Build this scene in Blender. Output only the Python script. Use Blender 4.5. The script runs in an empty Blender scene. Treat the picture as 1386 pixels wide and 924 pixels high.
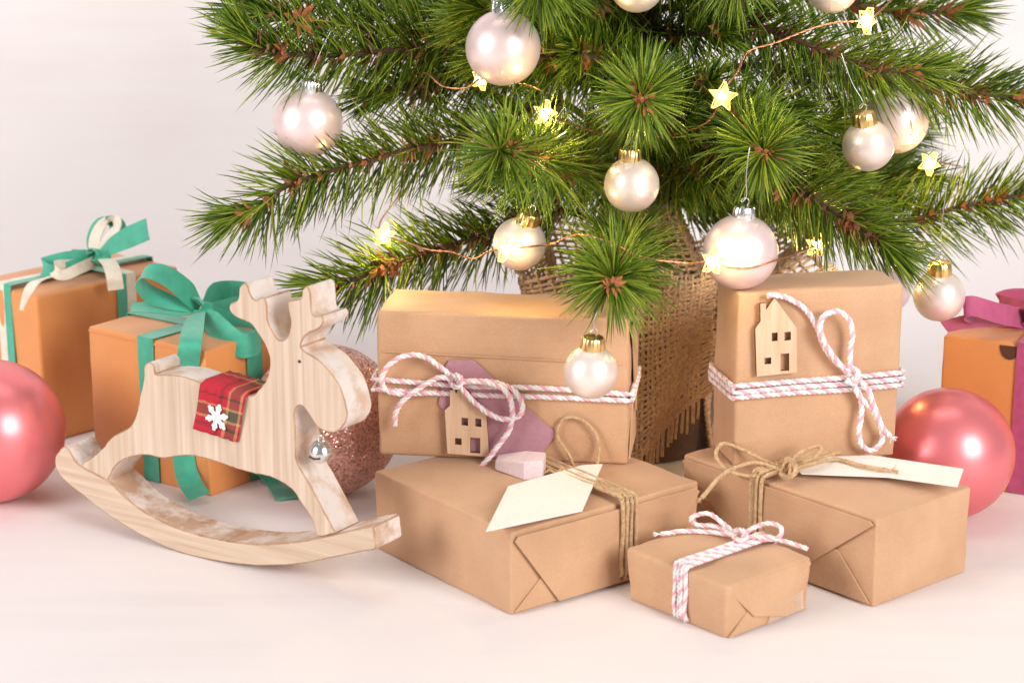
import bpy, bmesh, math, random
import numpy as np
from mathutils import Vector, Matrix, noise
random.seed(7); RNG = np.random.default_rng(7)
S = bpy.context.scene
COL = S.collection

# ------------------------------------------------------------------ camera
CAM_H, F_PX, PITCH = 0.5, 2750.0, math.radians(15.0)
cam_d = bpy.data.cameras.new('camera')
cam = bpy.data.objects.new('camera', cam_d); COL.objects.link(cam)
cam.location = (0, 0, CAM_H); cam.rotation_euler = (math.radians(90) - PITCH, 0, 0)
cam_d.sensor_width = 36; cam_d.lens = 36 * F_PX / 1386; cam_d.clip_start = .05; cam_d.clip_end = 50
cam_d.dof.use_dof = True; cam_d.dof.focus_distance = 1.40; cam_d.dof.aperture_fstop = 8.0
S.camera = cam

# ------------------------------------------------------------------ light
wd = bpy.data.worlds.new('World'); S.world = wd; wd.use_nodes = True
bg = wd.node_tree.nodes['Background']
bg.inputs[0].default_value = (1.0, .985, .985, 1); bg.inputs[1].default_value = .30
def area(name, loc, target, size, watt, col):
    d = bpy.data.lights.new(name, 'AREA'); d.shape = 'RECTANGLE'; d.size, d.size_y = size
    d.energy = watt; d.spread = math.radians(140); d.color = col
    o = bpy.data.objects.new(name, d); COL.objects.link(o); o.location = loc
    o.rotation_euler = (Vector(target) - Vector(loc)).to_track_quat('-Z', 'Y').to_euler()
    return o
area('softbox_left', (-2.0, .1, 1.05), (-.05, 1.7, .30), (1.1, 1.25), 27.5, (1, .98, .968))
area('softbox_right', (1.5, -.4, 1.12), (.15, 1.9, .42), (1.0, 1.2), 34.5, (1, .985, .972))
area('added_wall_fill', (0, 1.45, 2.3), (0, 2.4, .55), (1.6, .4), 5.2, (1, .98, .968))  # added fill lamp, only there to brighten the backdrop wall
S.view_settings.view_transform = 'Standard'; S.view_settings.look = 'None'
S.view_settings.exposure = 0.0; S.view_settings.gamma = 1.0
try: S.cycles.use_denoising = True
except Exception: pass
S.cycles.max_bounces = 8; S.cycles.transparent_max_bounces = 12

# ------------------------------------------------------------------ pixels -> rays
SN, CS = math.sin(PITCH), math.cos(PITCH)
def ray(px, py):
    u, v = (px - 693) / F_PX, (py - 462) / F_PX
    return Vector((u, CS - v * SN, -SN - v * CS))
C0 = Vector((0, 0, CAM_H))
def G(px, py, z=0.):                       # where the ray meets height z
    d = ray(px, py); return C0 + d * ((z - CAM_H) / d.z)
def W(px, py, Y):                          # where the ray meets the depth plane Y
    d = ray(px, py); return C0 + d * (Y / d.y)
def PL(px, py, p0, n):                     # where the ray meets a plane
    d = ray(px, py); return C0 + d * ((p0 - C0).dot(n) / d.dot(n))

# ------------------------------------------------------------------ materials
def mat(name):
    m = bpy.data.materials.new(name); m.use_nodes = True
    return m, m.node_tree.nodes, m.node_tree.links, m.node_tree.nodes['Principled BSDF']
def N(ns, t, **kw):
    n = ns.new(t)
    for k, v in kw.items():
        if k in n.bl_rna.properties: setattr(n, k, v)
        else: n.inputs[k].default_value = v
    return n
def ramp(ns, stops):
    r = ns.new('ShaderNodeValToRGB'); e = r.color_ramp.elements
    while len(e) < len(stops): e.new(.5)
    for q, (p, c) in zip(e, stops): q.position = p; q.color = (*c, 1)
    return r
def simple(name, col, rough=.5, metal=0., **kw):
    m, ns, ln, b = mat(name)
    b.inputs['Base Color'].default_value = (*col, 1); b.inputs['Roughness'].default_value = rough
    b.inputs['Metallic'].default_value = metal
    for k, v in kw.items(): b.inputs[k].default_value = v
    return m

def kraft(name, c1, c2, rib=1.0, rough=.62):
    m, ns, ln, b = mat(name)
    tc = N(ns, 'ShaderNodeTexCoord')
    mp = N(ns, 'ShaderNodeMapping'); mp.inputs['Scale'].default_value = (7, 7, 1300)
    ln.new(tc.outputs['Object'], mp.inputs[0])
    n1 = N(ns, 'ShaderNodeTexNoise', Scale=1.0, Detail=3.0); ln.new(mp.outputs[0], n1.inputs['Vector'])
    n2 = N(ns, 'ShaderNodeTexNoise', Scale=28.0, Detail=4.0); ln.new(tc.outputs['Object'], n2.inputs['Vector'])
    n3 = N(ns, 'ShaderNodeTexNoise', Scale=900.0, Detail=2.0); ln.new(tc.outputs['Object'], n3.inputs['Vector'])
    a = N(ns, 'ShaderNodeMath', operation='MULTIPLY'); a.inputs[1].default_value = .32 * rib; ln.new(n1.outputs[0], a.inputs[0])
    a2 = N(ns, 'ShaderNodeMath', operation='MULTIPLY_ADD'); a2.inputs[1].default_value = .45; ln.new(n2.outputs[0], a2.inputs[0]); ln.new(a.outputs[0], a2.inputs[2])
    a3 = N(ns, 'ShaderNodeMath', operation='MULTIPLY_ADD'); a3.inputs[1].default_value = .35; ln.new(n3.outputs[0], a3.inputs[0]); ln.new(a2.outputs[0], a3.inputs[2])
    c_ = N(ns, 'ShaderNodeMath', operation='MULTIPLY_ADD'); c_.inputs[1].default_value = .55; ln.new(n2.outputs[0], c_.inputs[0])
    c0 = N(ns, 'ShaderNodeMath', operation='MULTIPLY_ADD'); c0.inputs[1].default_value = .35; ln.new(n3.outputs[0], c0.inputs[0])
    c9 = N(ns, 'ShaderNodeMath', operation='MULTIPLY'); c9.inputs[1].default_value = .12 * rib; ln.new(n1.outputs[0], c9.inputs[0]); ln.new(c9.outputs[0], c0.inputs[2]); ln.new(c0.outputs[0], c_.inputs[2])
    r = ramp(ns, [(.25, c1), (.80, c2)]); ln.new(c_.outputs[0], r.inputs[0])
    ln.new(r.outputs[0], b.inputs['Base Color'])
    n4 = N(ns, 'ShaderNodeTexNoise', Scale=26.0, Detail=2.0, Roughness=.45, Distortion=.6); n4.noise_type = 'RIDGED_MULTIFRACTAL'; ln.new(tc.outputs['Object'], n4.inputs['Vector'])
    bq = N(ns, 'ShaderNodeBump', Strength=.55 * rib, Distance=.0018); ln.new(n4.outputs[0], bq.inputs['Height'])
    bp = N(ns, 'ShaderNodeBump', Strength=.35, Distance=.0006); ln.new(a3.outputs[0], bp.inputs['Height']); ln.new(bq.outputs[0], bp.inputs['Normal'])
    ln.new(bp.outputs[0], b.inputs['Normal']); b.inputs['Roughness'].default_value = rough
    b.inputs['Sheen Weight'].default_value = .15
    return m
KRAFT = kraft('kraft_paper', (.485, .262, .137), (.68, .418, .246))
CARTON = kraft('carton_board', (.70, .265, .078), (.80, .34, .108), rib=.35, rough=.5)

def wood(name, c1, c2, axis_scale, rough=.55, wash=None):
    m, ns, ln, b = mat(name)
    tc = N(ns, 'ShaderNodeTexCoord'); mp = N(ns, 'ShaderNodeMapping'); mp.inputs['Scale'].default_value = axis_scale
    ln.new(tc.outputs['Object'], mp.inputs[0])
    n1 = N(ns, 'ShaderNodeTexNoise', Scale=1.0, Detail=5.0, Distortion=.4); ln.new(mp.outputs[0], n1.inputs['Vector'])
    r = ramp(ns, [(.3, c1), (.7, c2)]); ln.new(n1.outputs[0], r.inputs[0]); out = r.outputs[0]
    if wash:
        n2 = N(ns, 'ShaderNodeTexNoise', Scale=45.0, Detail=6.0, Roughness=.65); ln.new(tc.outputs['Object'], n2.inputs['Vector'])
        r2 = ramp(ns, [(wash[1] - .04, (0, 0, 0)), (wash[1] + .12, (1, 1, 1))]); ln.new(n2.outputs[0], r2.inputs[0])
        mx = N(ns, 'ShaderNodeMix', data_type='RGBA'); ln.new(r2.outputs[0], mx.inputs[0])
        ln.new(out, mx.inputs[6]); mx.inputs[7].default_value = (*wash[0], 1); out = mx.outputs[2]
    ln.new(out, b.inputs['Base Color'])
    bp = N(ns, 'ShaderNodeBump', Strength=.3, Distance=.0006); ln.new(n1.outputs[0], bp.inputs['Height'])
    ln.new(bp.outputs[0], b.inputs['Normal']); b.inputs['Roughness'].default_value = rough
    return m
PINE = wood('pine_upright', (.52, .365, .255), (.70, .555, .43), (210, 60, 7))
PINE_H = wood('pine_lengthwise', (.52, .365, .255), (.70, .55, .42), (9, 60, 220))
WASH = wood('whitewashed_edge', (.52, .34, .235), (.68, .52, .42), (60, 60, 60), .6, ((.72, .64, .605), .44))
WASH_TOP = wood('whitewashed_worn_top', (.46, .275, .175), (.62, .43, .315), (60, 20, 60), .6, ((.75, .655, .61), .47))
WORN = wood('worn_brown_edge', (.34, .18, .10), (.56, .36, .23), (90, 90, 90), .7)
PLY = wood('laser_cut_birch', (.60, .37, .22), (.76, .54, .37), (160, 160, 14))
PLYEDGE = simple('burnt_birch_edge', (.17, .075, .035), .7)

def pearl(name, col, metal, rough, coat=0.):
    m, ns, ln, b = mat(name)
    tc = N(ns, 'ShaderNodeTexCoord'); n = N(ns, 'ShaderNodeTexNoise', Scale=600.0, Detail=2.0); ln.new(tc.outputs['Object'], n.inputs['Vector'])
    bp = N(ns, 'ShaderNodeBump', Strength=.06, Distance=.0003); ln.new(n.outputs[0], bp.inputs['Height']); ln.new(bp.outputs[0], b.inputs['Normal'])
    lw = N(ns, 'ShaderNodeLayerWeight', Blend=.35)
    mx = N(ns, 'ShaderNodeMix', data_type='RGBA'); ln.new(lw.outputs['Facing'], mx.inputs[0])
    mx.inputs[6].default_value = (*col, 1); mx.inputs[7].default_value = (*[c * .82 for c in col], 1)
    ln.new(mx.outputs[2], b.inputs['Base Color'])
    b.inputs['Roughness'].default_value = rough; b.inputs['Metallic'].default_value = metal
    b.inputs['Coat Weight'].default_value = coat; b.inputs['Coat Roughness'].default_value = .25
    return m
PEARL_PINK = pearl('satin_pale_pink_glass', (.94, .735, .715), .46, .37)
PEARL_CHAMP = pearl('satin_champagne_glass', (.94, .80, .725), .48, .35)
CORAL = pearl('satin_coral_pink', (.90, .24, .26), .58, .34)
GOLD = simple('gold_cap', (.80, .55, .22), .28, 1.0)
SILVER = simple('silver_cap', (.80, .79, .80), .22, 1.0)
WIRE = simple('steel_wire', (.55, .54, .53), .35, 1.0)
COPPER = simple('copper_wire', (.62, .30, .16), .38, 1.0)

def glitter():
    m, ns, ln, b = mat('rose_glitter')
    tc = N(ns, 'ShaderNodeTexCoord'); v = N(ns, 'ShaderNodeTexVoronoi', Scale=800.0); ln.new(tc.outputs['Object'], v.inputs['Vector'])
    s = N(ns, 'ShaderNodeVectorMath', operation='SUBTRACT'); ln.new(v.outputs['Color'], s.inputs[0]); s.inputs[1].default_value = (.5, .5, .5)
    k = N(ns, 'ShaderNodeVectorMath', operation='SCALE'); ln.new(s.outputs[0], k.inputs[0]); k.inputs['Scale'].default_value = 1.5
    g = N(ns, 'ShaderNodeNewGeometry'); ad = N(ns, 'ShaderNodeVectorMath', operation='ADD'); ln.new(g.outputs['Normal'], ad.inputs[0]); ln.new(k.outputs[0], ad.inputs[1])
    nm = N(ns, 'ShaderNodeVectorMath', operation='NORMALIZE'); ln.new(ad.outputs[0], nm.inputs[0]); ln.new(nm.outputs[0], b.inputs['Normal'])
    r = ramp(ns, [(0, (.48, .19, .14)), (1, (.88, .54, .46))]); sp = N(ns, 'ShaderNodeSeparateColor'); ln.new(v.outputs['Color'], sp.inputs[0])
    ln.new(sp.outputs[0], r.inputs[0]); ln.new(r.outputs[0], b.inputs['Base Color'])
    b.inputs['Metallic'].default_value = .6; b.inputs['Roughness'].default_value = .35
    return m
GLITTER = glitter()

def fabric(name, col, scale=2500, rough=.55, sheen=.3):
    m, ns, ln, b = mat(name)
    uv = N(ns, 'ShaderNodeTexCoord'); w = N(ns, 'ShaderNodeTexWave', Scale=1.0); w.bands_direction = 'X'
    mp = N(ns, 'ShaderNodeMapping'); mp.inputs['Scale'].default_value = (scale * .3, scale * .02, 1); ln.new(uv.outputs['UV'], mp.inputs[0]); ln.new(mp.outputs[0], w.inputs['Vector'])
    bp = N(ns, 'ShaderNodeBump', Strength=.18, Distance=.0003); ln.new(w.outputs[0], bp.inputs['Height']); ln.new(bp.outputs[0], b.inputs['Normal'])
    n = N(ns, 'ShaderNodeTexNoise', Scale=120.0, Detail=3.0); ln.new(uv.outputs['Object'], n.inputs['Vector'])
    r = ramp(ns, [(.3, tuple(c * .86 for c in col)), (.7, tuple(min(1, c * 1.08) for c in col))]); ln.new(n.outputs[0], r.inputs[0]); ln.new(r.outputs[0], b.inputs['Base Color'])
    b.inputs['Roughness'].default_value = rough; b.inputs['Sheen Weight'].default_value = sheen
    return m
GREEN_RIB = fabric('green_grosgrain', (.055, .42, .275))
CREAM_RIB = fabric('cream_satin', (.84, .74, .60))
MAGENTA_RIB = fabric('magenta_satin', (.47, .07, .175))
def fibre(name, c1, c2, rough=.85):
    m, ns, ln, b = mat(name)
    tc = N(ns, 'ShaderNodeTexCoord'); n = N(ns, 'ShaderNodeTexNoise', Scale=420.0, Detail=4.0); ln.new(tc.outputs['Object'], n.inputs['Vector'])
    r = ramp(ns, [(.3, c1), (.72, c2)]); ln.new(n.outputs[0], r.inputs[0]); ln.new(r.outputs[0], b.inputs['Base Color'])
    bp = N(ns, 'ShaderNodeBump', Strength=.5, Distance=.0005); ln.new(n.outputs[0], bp.inputs['Height']); ln.new(bp.outputs[0], b.inputs['Normal'])
    b.inputs['Roughness'].default_value = rough; b.inputs['Sheen Weight'].default_value = .25
    return m
TW_WHITE = fibre('white_cotton_ply', (.80, .74, .73), (.90, .87, .86))
TW_PINK = fibre('pink_cotton_ply', (.82, .38, .45), (.88, .50, .55))
JUTE = fibre('jute', (.46, .27, .125), (.70, .48, .27))
BURLAP = fibre('burlap_thread', (.50, .30, .150), (.76, .52, .30))
CARD = fibre('cream_card', (.83, .775, .70), (.88, .83, .76), .7)
MAUVE = fibre('mauve_card', (.47, .225, .275), (.52, .26, .31), .7)
PINKWOOD = fibre('pale_pink_painted_wood', (.74, .56, .58), (.82, .66, .67), .6)
FELT = fibre('white_felt', (.82, .80, .80), (.90, .89, .89), .95)
def needles_mat():
    m, ns, ln, b = mat('pine_needle')
    g = N(ns, 'ShaderNodeNewGeometry')
    r = ramp(ns, [(0, (.040, .085, .008)), (.3, (.115, .220, .010)), (.7, (.265, .395, .020)), (1, (.47, .53, .06))]); ln.new(g.outputs['Random Per Island'], r.inputs[0])
    ln.new(r.outputs[0], b.inputs['Base Color']); b.inputs['Roughness'].default_value = .34
    b.inputs['Specular IOR Level'].default_value = .55
    t = N(ns, 'ShaderNodeBsdfTranslucent'); ln.new(r.outputs[0], t.inputs[0])
    mx = N(ns, 'ShaderNodeMixShader'); mx.inputs[0].default_value = .30; ln.new(b.outputs[0], mx.inputs[1]); ln.new(t.outputs[0], mx.inputs[2])
    ln.new(mx.outputs[0], ns['Material Output'].inputs[0])
    return m
NEEDLE = needles_mat()
BARK = fibre('brown_stem', (.045, .020, .010), (.12, .055, .025), .8)
SCALE = fibre('rust_bud_scale', (.27, .075, .020), (.52, .18, .050), .6)
def plaid():
    m, ns, ln, b = mat('red_plaid')
    tc = N(ns, 'ShaderNodeTexCoord'); sp = N(ns, 'ShaderNodeSeparateXYZ'); ln.new(tc.outputs['UV'], sp.inputs[0])
    base = None; cur = None
    def stripes(out, stops):
        r = ramp(ns, stops); r.color_ramp.interpolation = 'CONSTANT'
        md = N(ns, 'ShaderNodeMath', operation='FRACT'); ln.new(out, md.inputs[0]); ln.new(md.outputs[0], r.inputs[0]); return r
    red, dk, yl, gr = (.50, .015, .035), (.10, .025, .02), (.55, .33, .13), (.10, .075, .045)
    st = [(0, red), (.36, dk), (.42, red), (.50, yl), (.54, gr), (.70, yl), (.74, red), (.86, dk), (.90, red)]
    mu = N(ns, 'ShaderNodeMath', operation='MULTIPLY_ADD'); mu.inputs[1].default_value = 24; mu.inputs[2].default_value = .02; ln.new(sp.outputs[0], mu.inputs[0])
    mv = N(ns, 'ShaderNodeMath', operation='MULTIPLY_ADD'); mv.inputs[1].default_value = 24; mv.inputs[2].default_value = .25; ln.new(sp.outputs[1], mv.inputs[0])
    ra, rb = stripes(mu.outputs[0], st), stripes(mv.outputs[0], st)
    ck = N(ns, 'ShaderNodeTexChecker', Scale=1400.0); ln.new(tc.outputs['UV'], ck.inputs['Vector'])
    mx = N(ns, 'ShaderNodeMix', data_type='RGBA'); mx.inputs[0].default_value = .5; ln.new(ra.outputs[0], mx.inputs[6]); ln.new(rb.outputs[0], mx.inputs[7])
    ln.new(mx.outputs[2], b.inputs['Base Color']); b.inputs['Roughness'].default_value = .9
    bp = N(ns, 'ShaderNodeBump', Strength=.4, Distance=.0004); ln.new(ck.outputs[1], bp.inputs['Height']); ln.new(bp.outputs[0], b.inputs['Normal'])
    return m
PLAID = plaid()
def emit(name, col, st):
    m, ns, ln, b = mat(name); b.inputs['Base Color'].default_value = (.35, .22, .05, 1)
    b.inputs['Emission Color'].default_value = (*col, 1); b.inputs['Emission Strength'].default_value = st
    b.inputs['Roughness'].default_value = .3; return m
STAR_GLOW = emit('lit_star_plastic', (1, .66, .20), 2.2)
STAR_BODY = emit('lit_star_film', (1, .52, .09), .30)
LED = emit('led', (1, .80, .42), 60)
def table_mat():
    m, ns, ln, b = mat('white_painted_boards')
    tc = N(ns, 'ShaderNodeTexCoord'); mp = N(ns, 'ShaderNodeMapping'); mp.inputs['Scale'].default_value = (2.5, 40, 2); ln.new(tc.outputs['Object'], mp.inputs[0])
    n = N(ns, 'ShaderNodeTexNoise', Scale=1.0, Detail=5.0, Roughness=.6); ln.new(mp.outputs[0], n.inputs['Vector'])
    n2 = N(ns, 'ShaderNodeTexNoise', Scale=6.0, Detail=3.0); ln.new(tc.outputs['Object'], n2.inputs['Vector'])
    ad = N(ns, 'ShaderNodeMath', operation='ADD'); ln.new(n.outputs[0], ad.inputs[0]); ln.new(n2.outputs[0], ad.inputs[1])
    r = ramp(ns, [(.7, (.795, .725, .712)), (1.25, (.825, .762, .750))]); ln.new(ad.outputs[0], r.inputs[0]); ln.new(r.outputs[0], b.inputs['Base Color'])
    bp = N(ns, 'ShaderNodeBump', Strength=.12, Distance=.001); ln.new(n.outputs[0], bp.inputs['Height']); ln.new(bp.outputs[0], b.inputs['Normal'])
    b.inputs['Roughness'].default_value = .62
    return m
TABLE = table_mat()

# ------------------------------------------------------------------ object helpers
def link_mesh(name, verts, faces, m, parent=None, world=False, smooth=None, uvs=None, fmat=None):
    if world and parent is not None:
        inv = parent.matrix_basis.inverted(); verts = [inv @ Vector(v) for v in verts]
    me = bpy.data.meshes.new(name); me.from_pydata([tuple(v) for v in verts], [], faces); me.validate(); me.update()
    ms = m if isinstance(m, (list, tuple)) else [m]
    for q in ms: me.materials.append(q)
    if fmat:
        for p, i in zip(me.polygons, fmat): p.material_index = i
    if uvs:
        ul = me.uv_layers.new(name='UVMap')
        for l in me.loops: ul.data[l.index].uv = uvs[l.vertex_index]
    if smooth is not None:
        for p in me.polygons: p.use_smooth = True
        if smooth < 170: me.set_sharp_from_angle(angle=math.radians(smooth))
    o = bpy.data.objects.new(name, me); COL.objects.link(o)
    if parent is not None: o.parent = parent
    return o
def thing(name, label, cat, loc=(0, 0, 0), rz=0., group=None):
    o = bpy.data.objects.new(name, None); COL.objects.link(o); o.empty_display_size = .02
    o.matrix_basis = Matrix.Translation(Vector(loc)) @ Matrix.Rotation(rz, 4, 'Z')
    return tag(o, label, cat, group)
def tag(o, label, cat, group=None):
    o['label'] = label; o['category'] = cat
    if group: o['group'] = group
    return o
def catmull(pts, step, closed=False):
    P = [Vector(p) for p in pts]; n = len(P); out = []; prm = []
    segs = n if closed else n - 1
    for i in range(segs):
        if closed: p0, p1, p2, p3 = P[i - 1], P[i], P[(i + 1) % n], P[(i + 2) % n]
        else:
            p1, p2 = P[i], P[i + 1]; p0 = P[i - 1] if i else p1 * 2 - p2; p3 = P[i + 2] if i + 2 < n else p2 * 2 - p1
        k = max(2, int((p2 - p1).length / step))
        for j in range(k):
            t = j / k
            out.append(.5 * ((2 * p1) + (p2 - p0) * t + (2 * p0 - 5 * p1 + 4 * p2 - p3) * t * t + (3 * p1 - p0 - 3 * p2 + p3) * t ** 3)); prm.append(i + t)
    if not closed: out.append(P[-1].copy()); prm.append(n - 1)
    return out, prm
def frames(C, closed=False):
    T = []
    n = len(C)
    for i in range(n):
        a = C[i - 1] if (i or closed) else C[i]; b = C[(i + 1) % n] if (i < n - 1 or closed) else C[i]
        d = b - a; T.append(d.normalized() if d.length > 1e-9 else Vector((0, 0, 1)))
    u = T[0].orthogonal().normalized(); U = []
    for t in T:
        u = u - t * u.dot(t)
        u = u.normalized() if u.length > 1e-6 else t.orthogonal().normalized()
        U.append(u.copy())
    return T, U
class MB:
    def __init__(s): s.v = []; s.f = []; s.m = []
    def tube(s, C, r, sides=6, mi=0, closed=False, cap=True):
        T, U = frames(C, closed); n = len(C); b0 = len(s.v)
        for i in range(n):
            rr = r[i] if hasattr(r, '__len__') else r
            B = T[i].cross(U[i])
            for k in range(sides):
                a = 2 * math.pi * k / sides; s.v.append(C[i] + (U[i] * math.cos(a) + B * math.sin(a)) * rr)
        for i in range(n if closed else n - 1):
            j = (i + 1) % n
            for k in range(sides):
                k2 = (k + 1) % sides
                s.f.append((b0 + i * sides + k, b0 + i * sides + k2, b0 + j * sides + k2, b0 + j * sides + k)); s.m.append(mi)
        if cap and not closed:
            s.f.append(tuple(b0 + k for k in reversed(range(sides)))); s.m.append(mi)
            s.f.append(tuple(b0 + (n - 1) * sides + k for k in range(sides))); s.m.append(mi)
    def plies(s, C, r, mis, pitch, sides=6, phase=0., closed=False):
        T, U = frames(C, closed); L = [0.]
        for i in range(1, len(C)): L.append(L[-1] + (C[i] - C[i - 1]).length)
        np_ = len(mis); off = r * .52; pr = r * (.62 if np_ <= 2 else .56 if np_ == 3 else .48)
        if closed:
            tot = L[-1] + (C[0] - C[-1]).length; pitch = tot / max(1, round(tot / pitch))
        for q, mi in enumerate(mis):
            D = []
            for i in range(len(C)):
                a = phase + 2 * math.pi * (q / np_ + L[i] / pitch); B = T[i].cross(U[i])
                D.append(C[i] + (U[i] * math.cos(a) + B * math.sin(a)) * off)
            s.tube(D, pr, sides, mi, closed)
    def prism(s, poly, d, mi=0, mside=None):
        n = len(poly); b = len(s.v); s.v += [Vector(p) for p in poly] + [Vector(p) + Vector(d) for p in poly]
        s.f.append(tuple(b + i for i in range(n))); s.m.append(mi)
        s.f.append(tuple(b + n + i for i in reversed(range(n)))); s.m.append(mi)
        for i in range(n):
            j = (i + 1) % n; s.f.append((b + j, b + i, b + n + i, b + n + j)); s.m.append(mi if mside is None else mside)
    def lathe(s, prof, seg=40, mi=0, M=Matrix()):
        b = len(s.v); n = len(prof)
        for k in range(seg):
            a = 2 * math.pi * k / seg
            for r, z in prof: s.v.append(M @ Vector((r * math.cos(a), r * math.sin(a), z)))
        for k in range(seg):
            k2 = (k + 1) % seg
            for i in range(n - 1):
                s.f.append((b + k * n + i, b + k2 * n + i, b + k2 * n + i + 1, b + k * n + i + 1)); s.m.append(mi)
    def build(s, name, m, parent=None, world=False, smooth=None):
        o = link_mesh(name, s.v, s.f, m, parent, world, smooth, None, s.m if isinstance(m, (list, tuple)) else None)
        bm = bmesh.new(); bm.from_mesh(o.data); bmesh.ops.recalc_face_normals(bm, faces=bm.faces); bm.to_mesh(o.data); bm.free()
        if smooth is not None and smooth < 170: o.data.set_sharp_from_angle(angle=math.radians(smooth))
        return o
def bevel(o, w, seg=2, ang=35):
    md = o.modifiers.new('bevel', 'BEVEL'); md.width = w; md.segments = seg; md.limit_method = 'ANGLE'; md.angle_limit = math.radians(ang)
    md.harden_normals = False
    return o

# ------------------------------------------------------------------ backdrop: table that sweeps up behind
prof = [(-1.2, 0), (1.78, 0)]
for k in range(1, 25):
    a = math.pi / 2 * k / 24; prof.append((1.78 + .55 * math.sin(a), .55 * (1 - math.cos(a))))
prof.append((2.33, 2.6))
v = []; f = []
for y, z in prof: v += [(-3.2, y, z), (3.2, y, z)]
for i in range(len(prof) - 1): f.append((2 * i, 2 * i + 1, 2 * i + 3, 2 * i + 2))
bk = link_mesh('backdrop', v, f, TABLE, smooth=60); bk['kind'] = 'structure'

# ------------------------------------------------------------------ wrapped boxes
def coords(d, r, n):
    return [0, r * .12, r * .3, r * .6, r] + [r + (d - 2 * r) * i / n for i in range(1, n)] + [d - r, d - r * .6, d - r * .3, d - r * .12, d]
def round_box(name, a, b, h, r, m, parent, amp=.0012, bulge=.0, seed=0., taper=0., n=9):
    X, Y, Z = coords(a, r, n), coords(b, r, n), coords(h, r, n)
    idx = {}; V = []; F = []
    def vid(i, j, k):
        if (i, j, k) in idx: return idx[(i, j, k)]
        p = Vector((X[i], Y[j], Z[k]))
        q = Vector((min(max(p.x, r), a - r), min(max(p.y, r), b - r), min(max(p.z, r), h - r)))
        d = p - q
        if d.length > 1e-9: nn = d.normalized(); p = q + nn * r
        else: nn = Vector((0, 0, 0))
        s = Vector((p.x / a, p.y / b, p.z / h))
        w = noise.noise(p * 38 + Vector((seed, seed * 2, 0))) * amp + noise.noise(p * 95 + Vector((0, seed, seed))) * amp * .45
        bu = bulge * (16 * s.x * (1 - s.x) * s.y * (1 - s.y) if abs(nn.z) > .9 else 0) + bulge * .5 * (4 * s.z * (1 - s.z) if abs(nn.z) < .1 else 0)
        if nn.z < -.5: w = abs(w) * -0 ; bu = 0
        p = p + nn * (w + bu)
        if p.z < .0002: p.z = 0.0
        c = Vector((a / 2, b / 2, 0)); tf = 1 + taper * (p.z / h)
        p = Vector((c.x + (p.x - c.x) * tf, c.y + (p.y - c.y) * tf, p.z))
        idx[(i, j, k)] = len(V); V.append((p.x - a, p.y, p.z)); return idx[(i, j, k)]
    A, B, Cn = len(X) - 1, len(Y) - 1, len(Z) - 1
    for i in range(A):
        for j in range(B):
            F.append((vid(i, j, 0), vid(i, j + 1, 0), vid(i + 1, j + 1, 0), vid(i + 1, j, 0)))
            F.append((vid(i, j, Cn), vid(i + 1, j, Cn), vid(i + 1, j + 1, Cn), vid(i, j + 1, Cn)))
    for i in range(A):
        for k in range(Cn):
            F.append((vid(i, 0, k), vid(i + 1, 0, k), vid(i + 1, 0, k + 1), vid(i, 0, k + 1)))
            F.append((vid(i, B, k), vid(i, B, k + 1), vid(i + 1, B, k + 1), vid(i + 1, B, k)))
    for j in range(B):
        for k in range(Cn):
            F.append((vid(0, j, k), vid(0, j, k + 1), vid(0, j + 1, k + 1), vid(0, j + 1, k)))
            F.append((vid(A, j, k), vid(A, j + 1, k), vid(A, j + 1, k + 1), vid(A, j, k + 1)))
    return link_mesh(name, V, F, m, parent, smooth=180)
def flap(parent, face, poly, off, th=.0012, m=KRAFT, name='paper_flap', lift=0.):
    # poly in (s, z) on a side face: 'right' is the plane x=0, 'left' the plane y=0
    mb = MB()
    def pt(s, z, o):
        return Vector((o, s, z)) if face == 'right' else Vector((-s, -o, z))
    zs = [p[1] for p in poly]; zr = max(zs) - min(zs)
    P = [pt(s, z, off + lift * (max(zs) - z) / zr) for s, z in poly]
    d = Vector((th, 0, 0)) if face == 'right' else Vector((0, -th, 0))
    mb.prism(P, d)
    return bevel(mb.build(name, m, parent), .0003, 2)

def twine(parent, name, pts, r, kind, closed=False, pitch=.011, step=.0014, fuzz=0, world=True, phase=None):
    C, _ = catmull(pts, step, closed); mb = MB()
    ph = random.random() * 6 if phase is None else phase
    if kind == 'candy': mb.plies(C, r * .92, [0, 0, 1], pitch, 6, ph, closed)
    else: mb.plies(C, r, [0, 0, 0], pitch * .8, 5, ph, closed)
    if fuzz:
        T, U = frames(C)
        for _ in range(fuzz):
            i = random.randrange(1, len(C) - 1); d = Vector((random.gauss(0, 1), random.gauss(0, 1), random.gauss(0, 1))); d = (d - T[i] * d.dot(T[i]) * .4).normalized()
            L = random.uniform(.003, .008); p = C[i]; q = p + d * L * .5; e = p + (d + T[i] * random.uniform(-.8, .8)) * L
            mb.tube([p, q, e], [.00016, .00013, .00006], 3, 0, cap=False)
    return mb.build(name, [TW_WHITE, TW_PINK] if kind == 'candy' else [JUTE], parent, world=world, smooth=180)
def fray(parent, name, p, d, m, n=16, L=.006, spread=.5, r=.0003):
    mb = MB(); d = Vector(d).normalized()
    for _ in range(n):
        e = (d + Vector((random.gauss(0, spread), random.gauss(0, spread), random.gauss(0, spread))) * .6).normalized()
        mb.tube([Vector(p), Vector(p) + (d + e) * L * .3, Vector(p) + e * L], [r, r, r * .5], 4, cap=False)
    return mb.build(name, m, parent, world=True, smooth=180)
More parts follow.
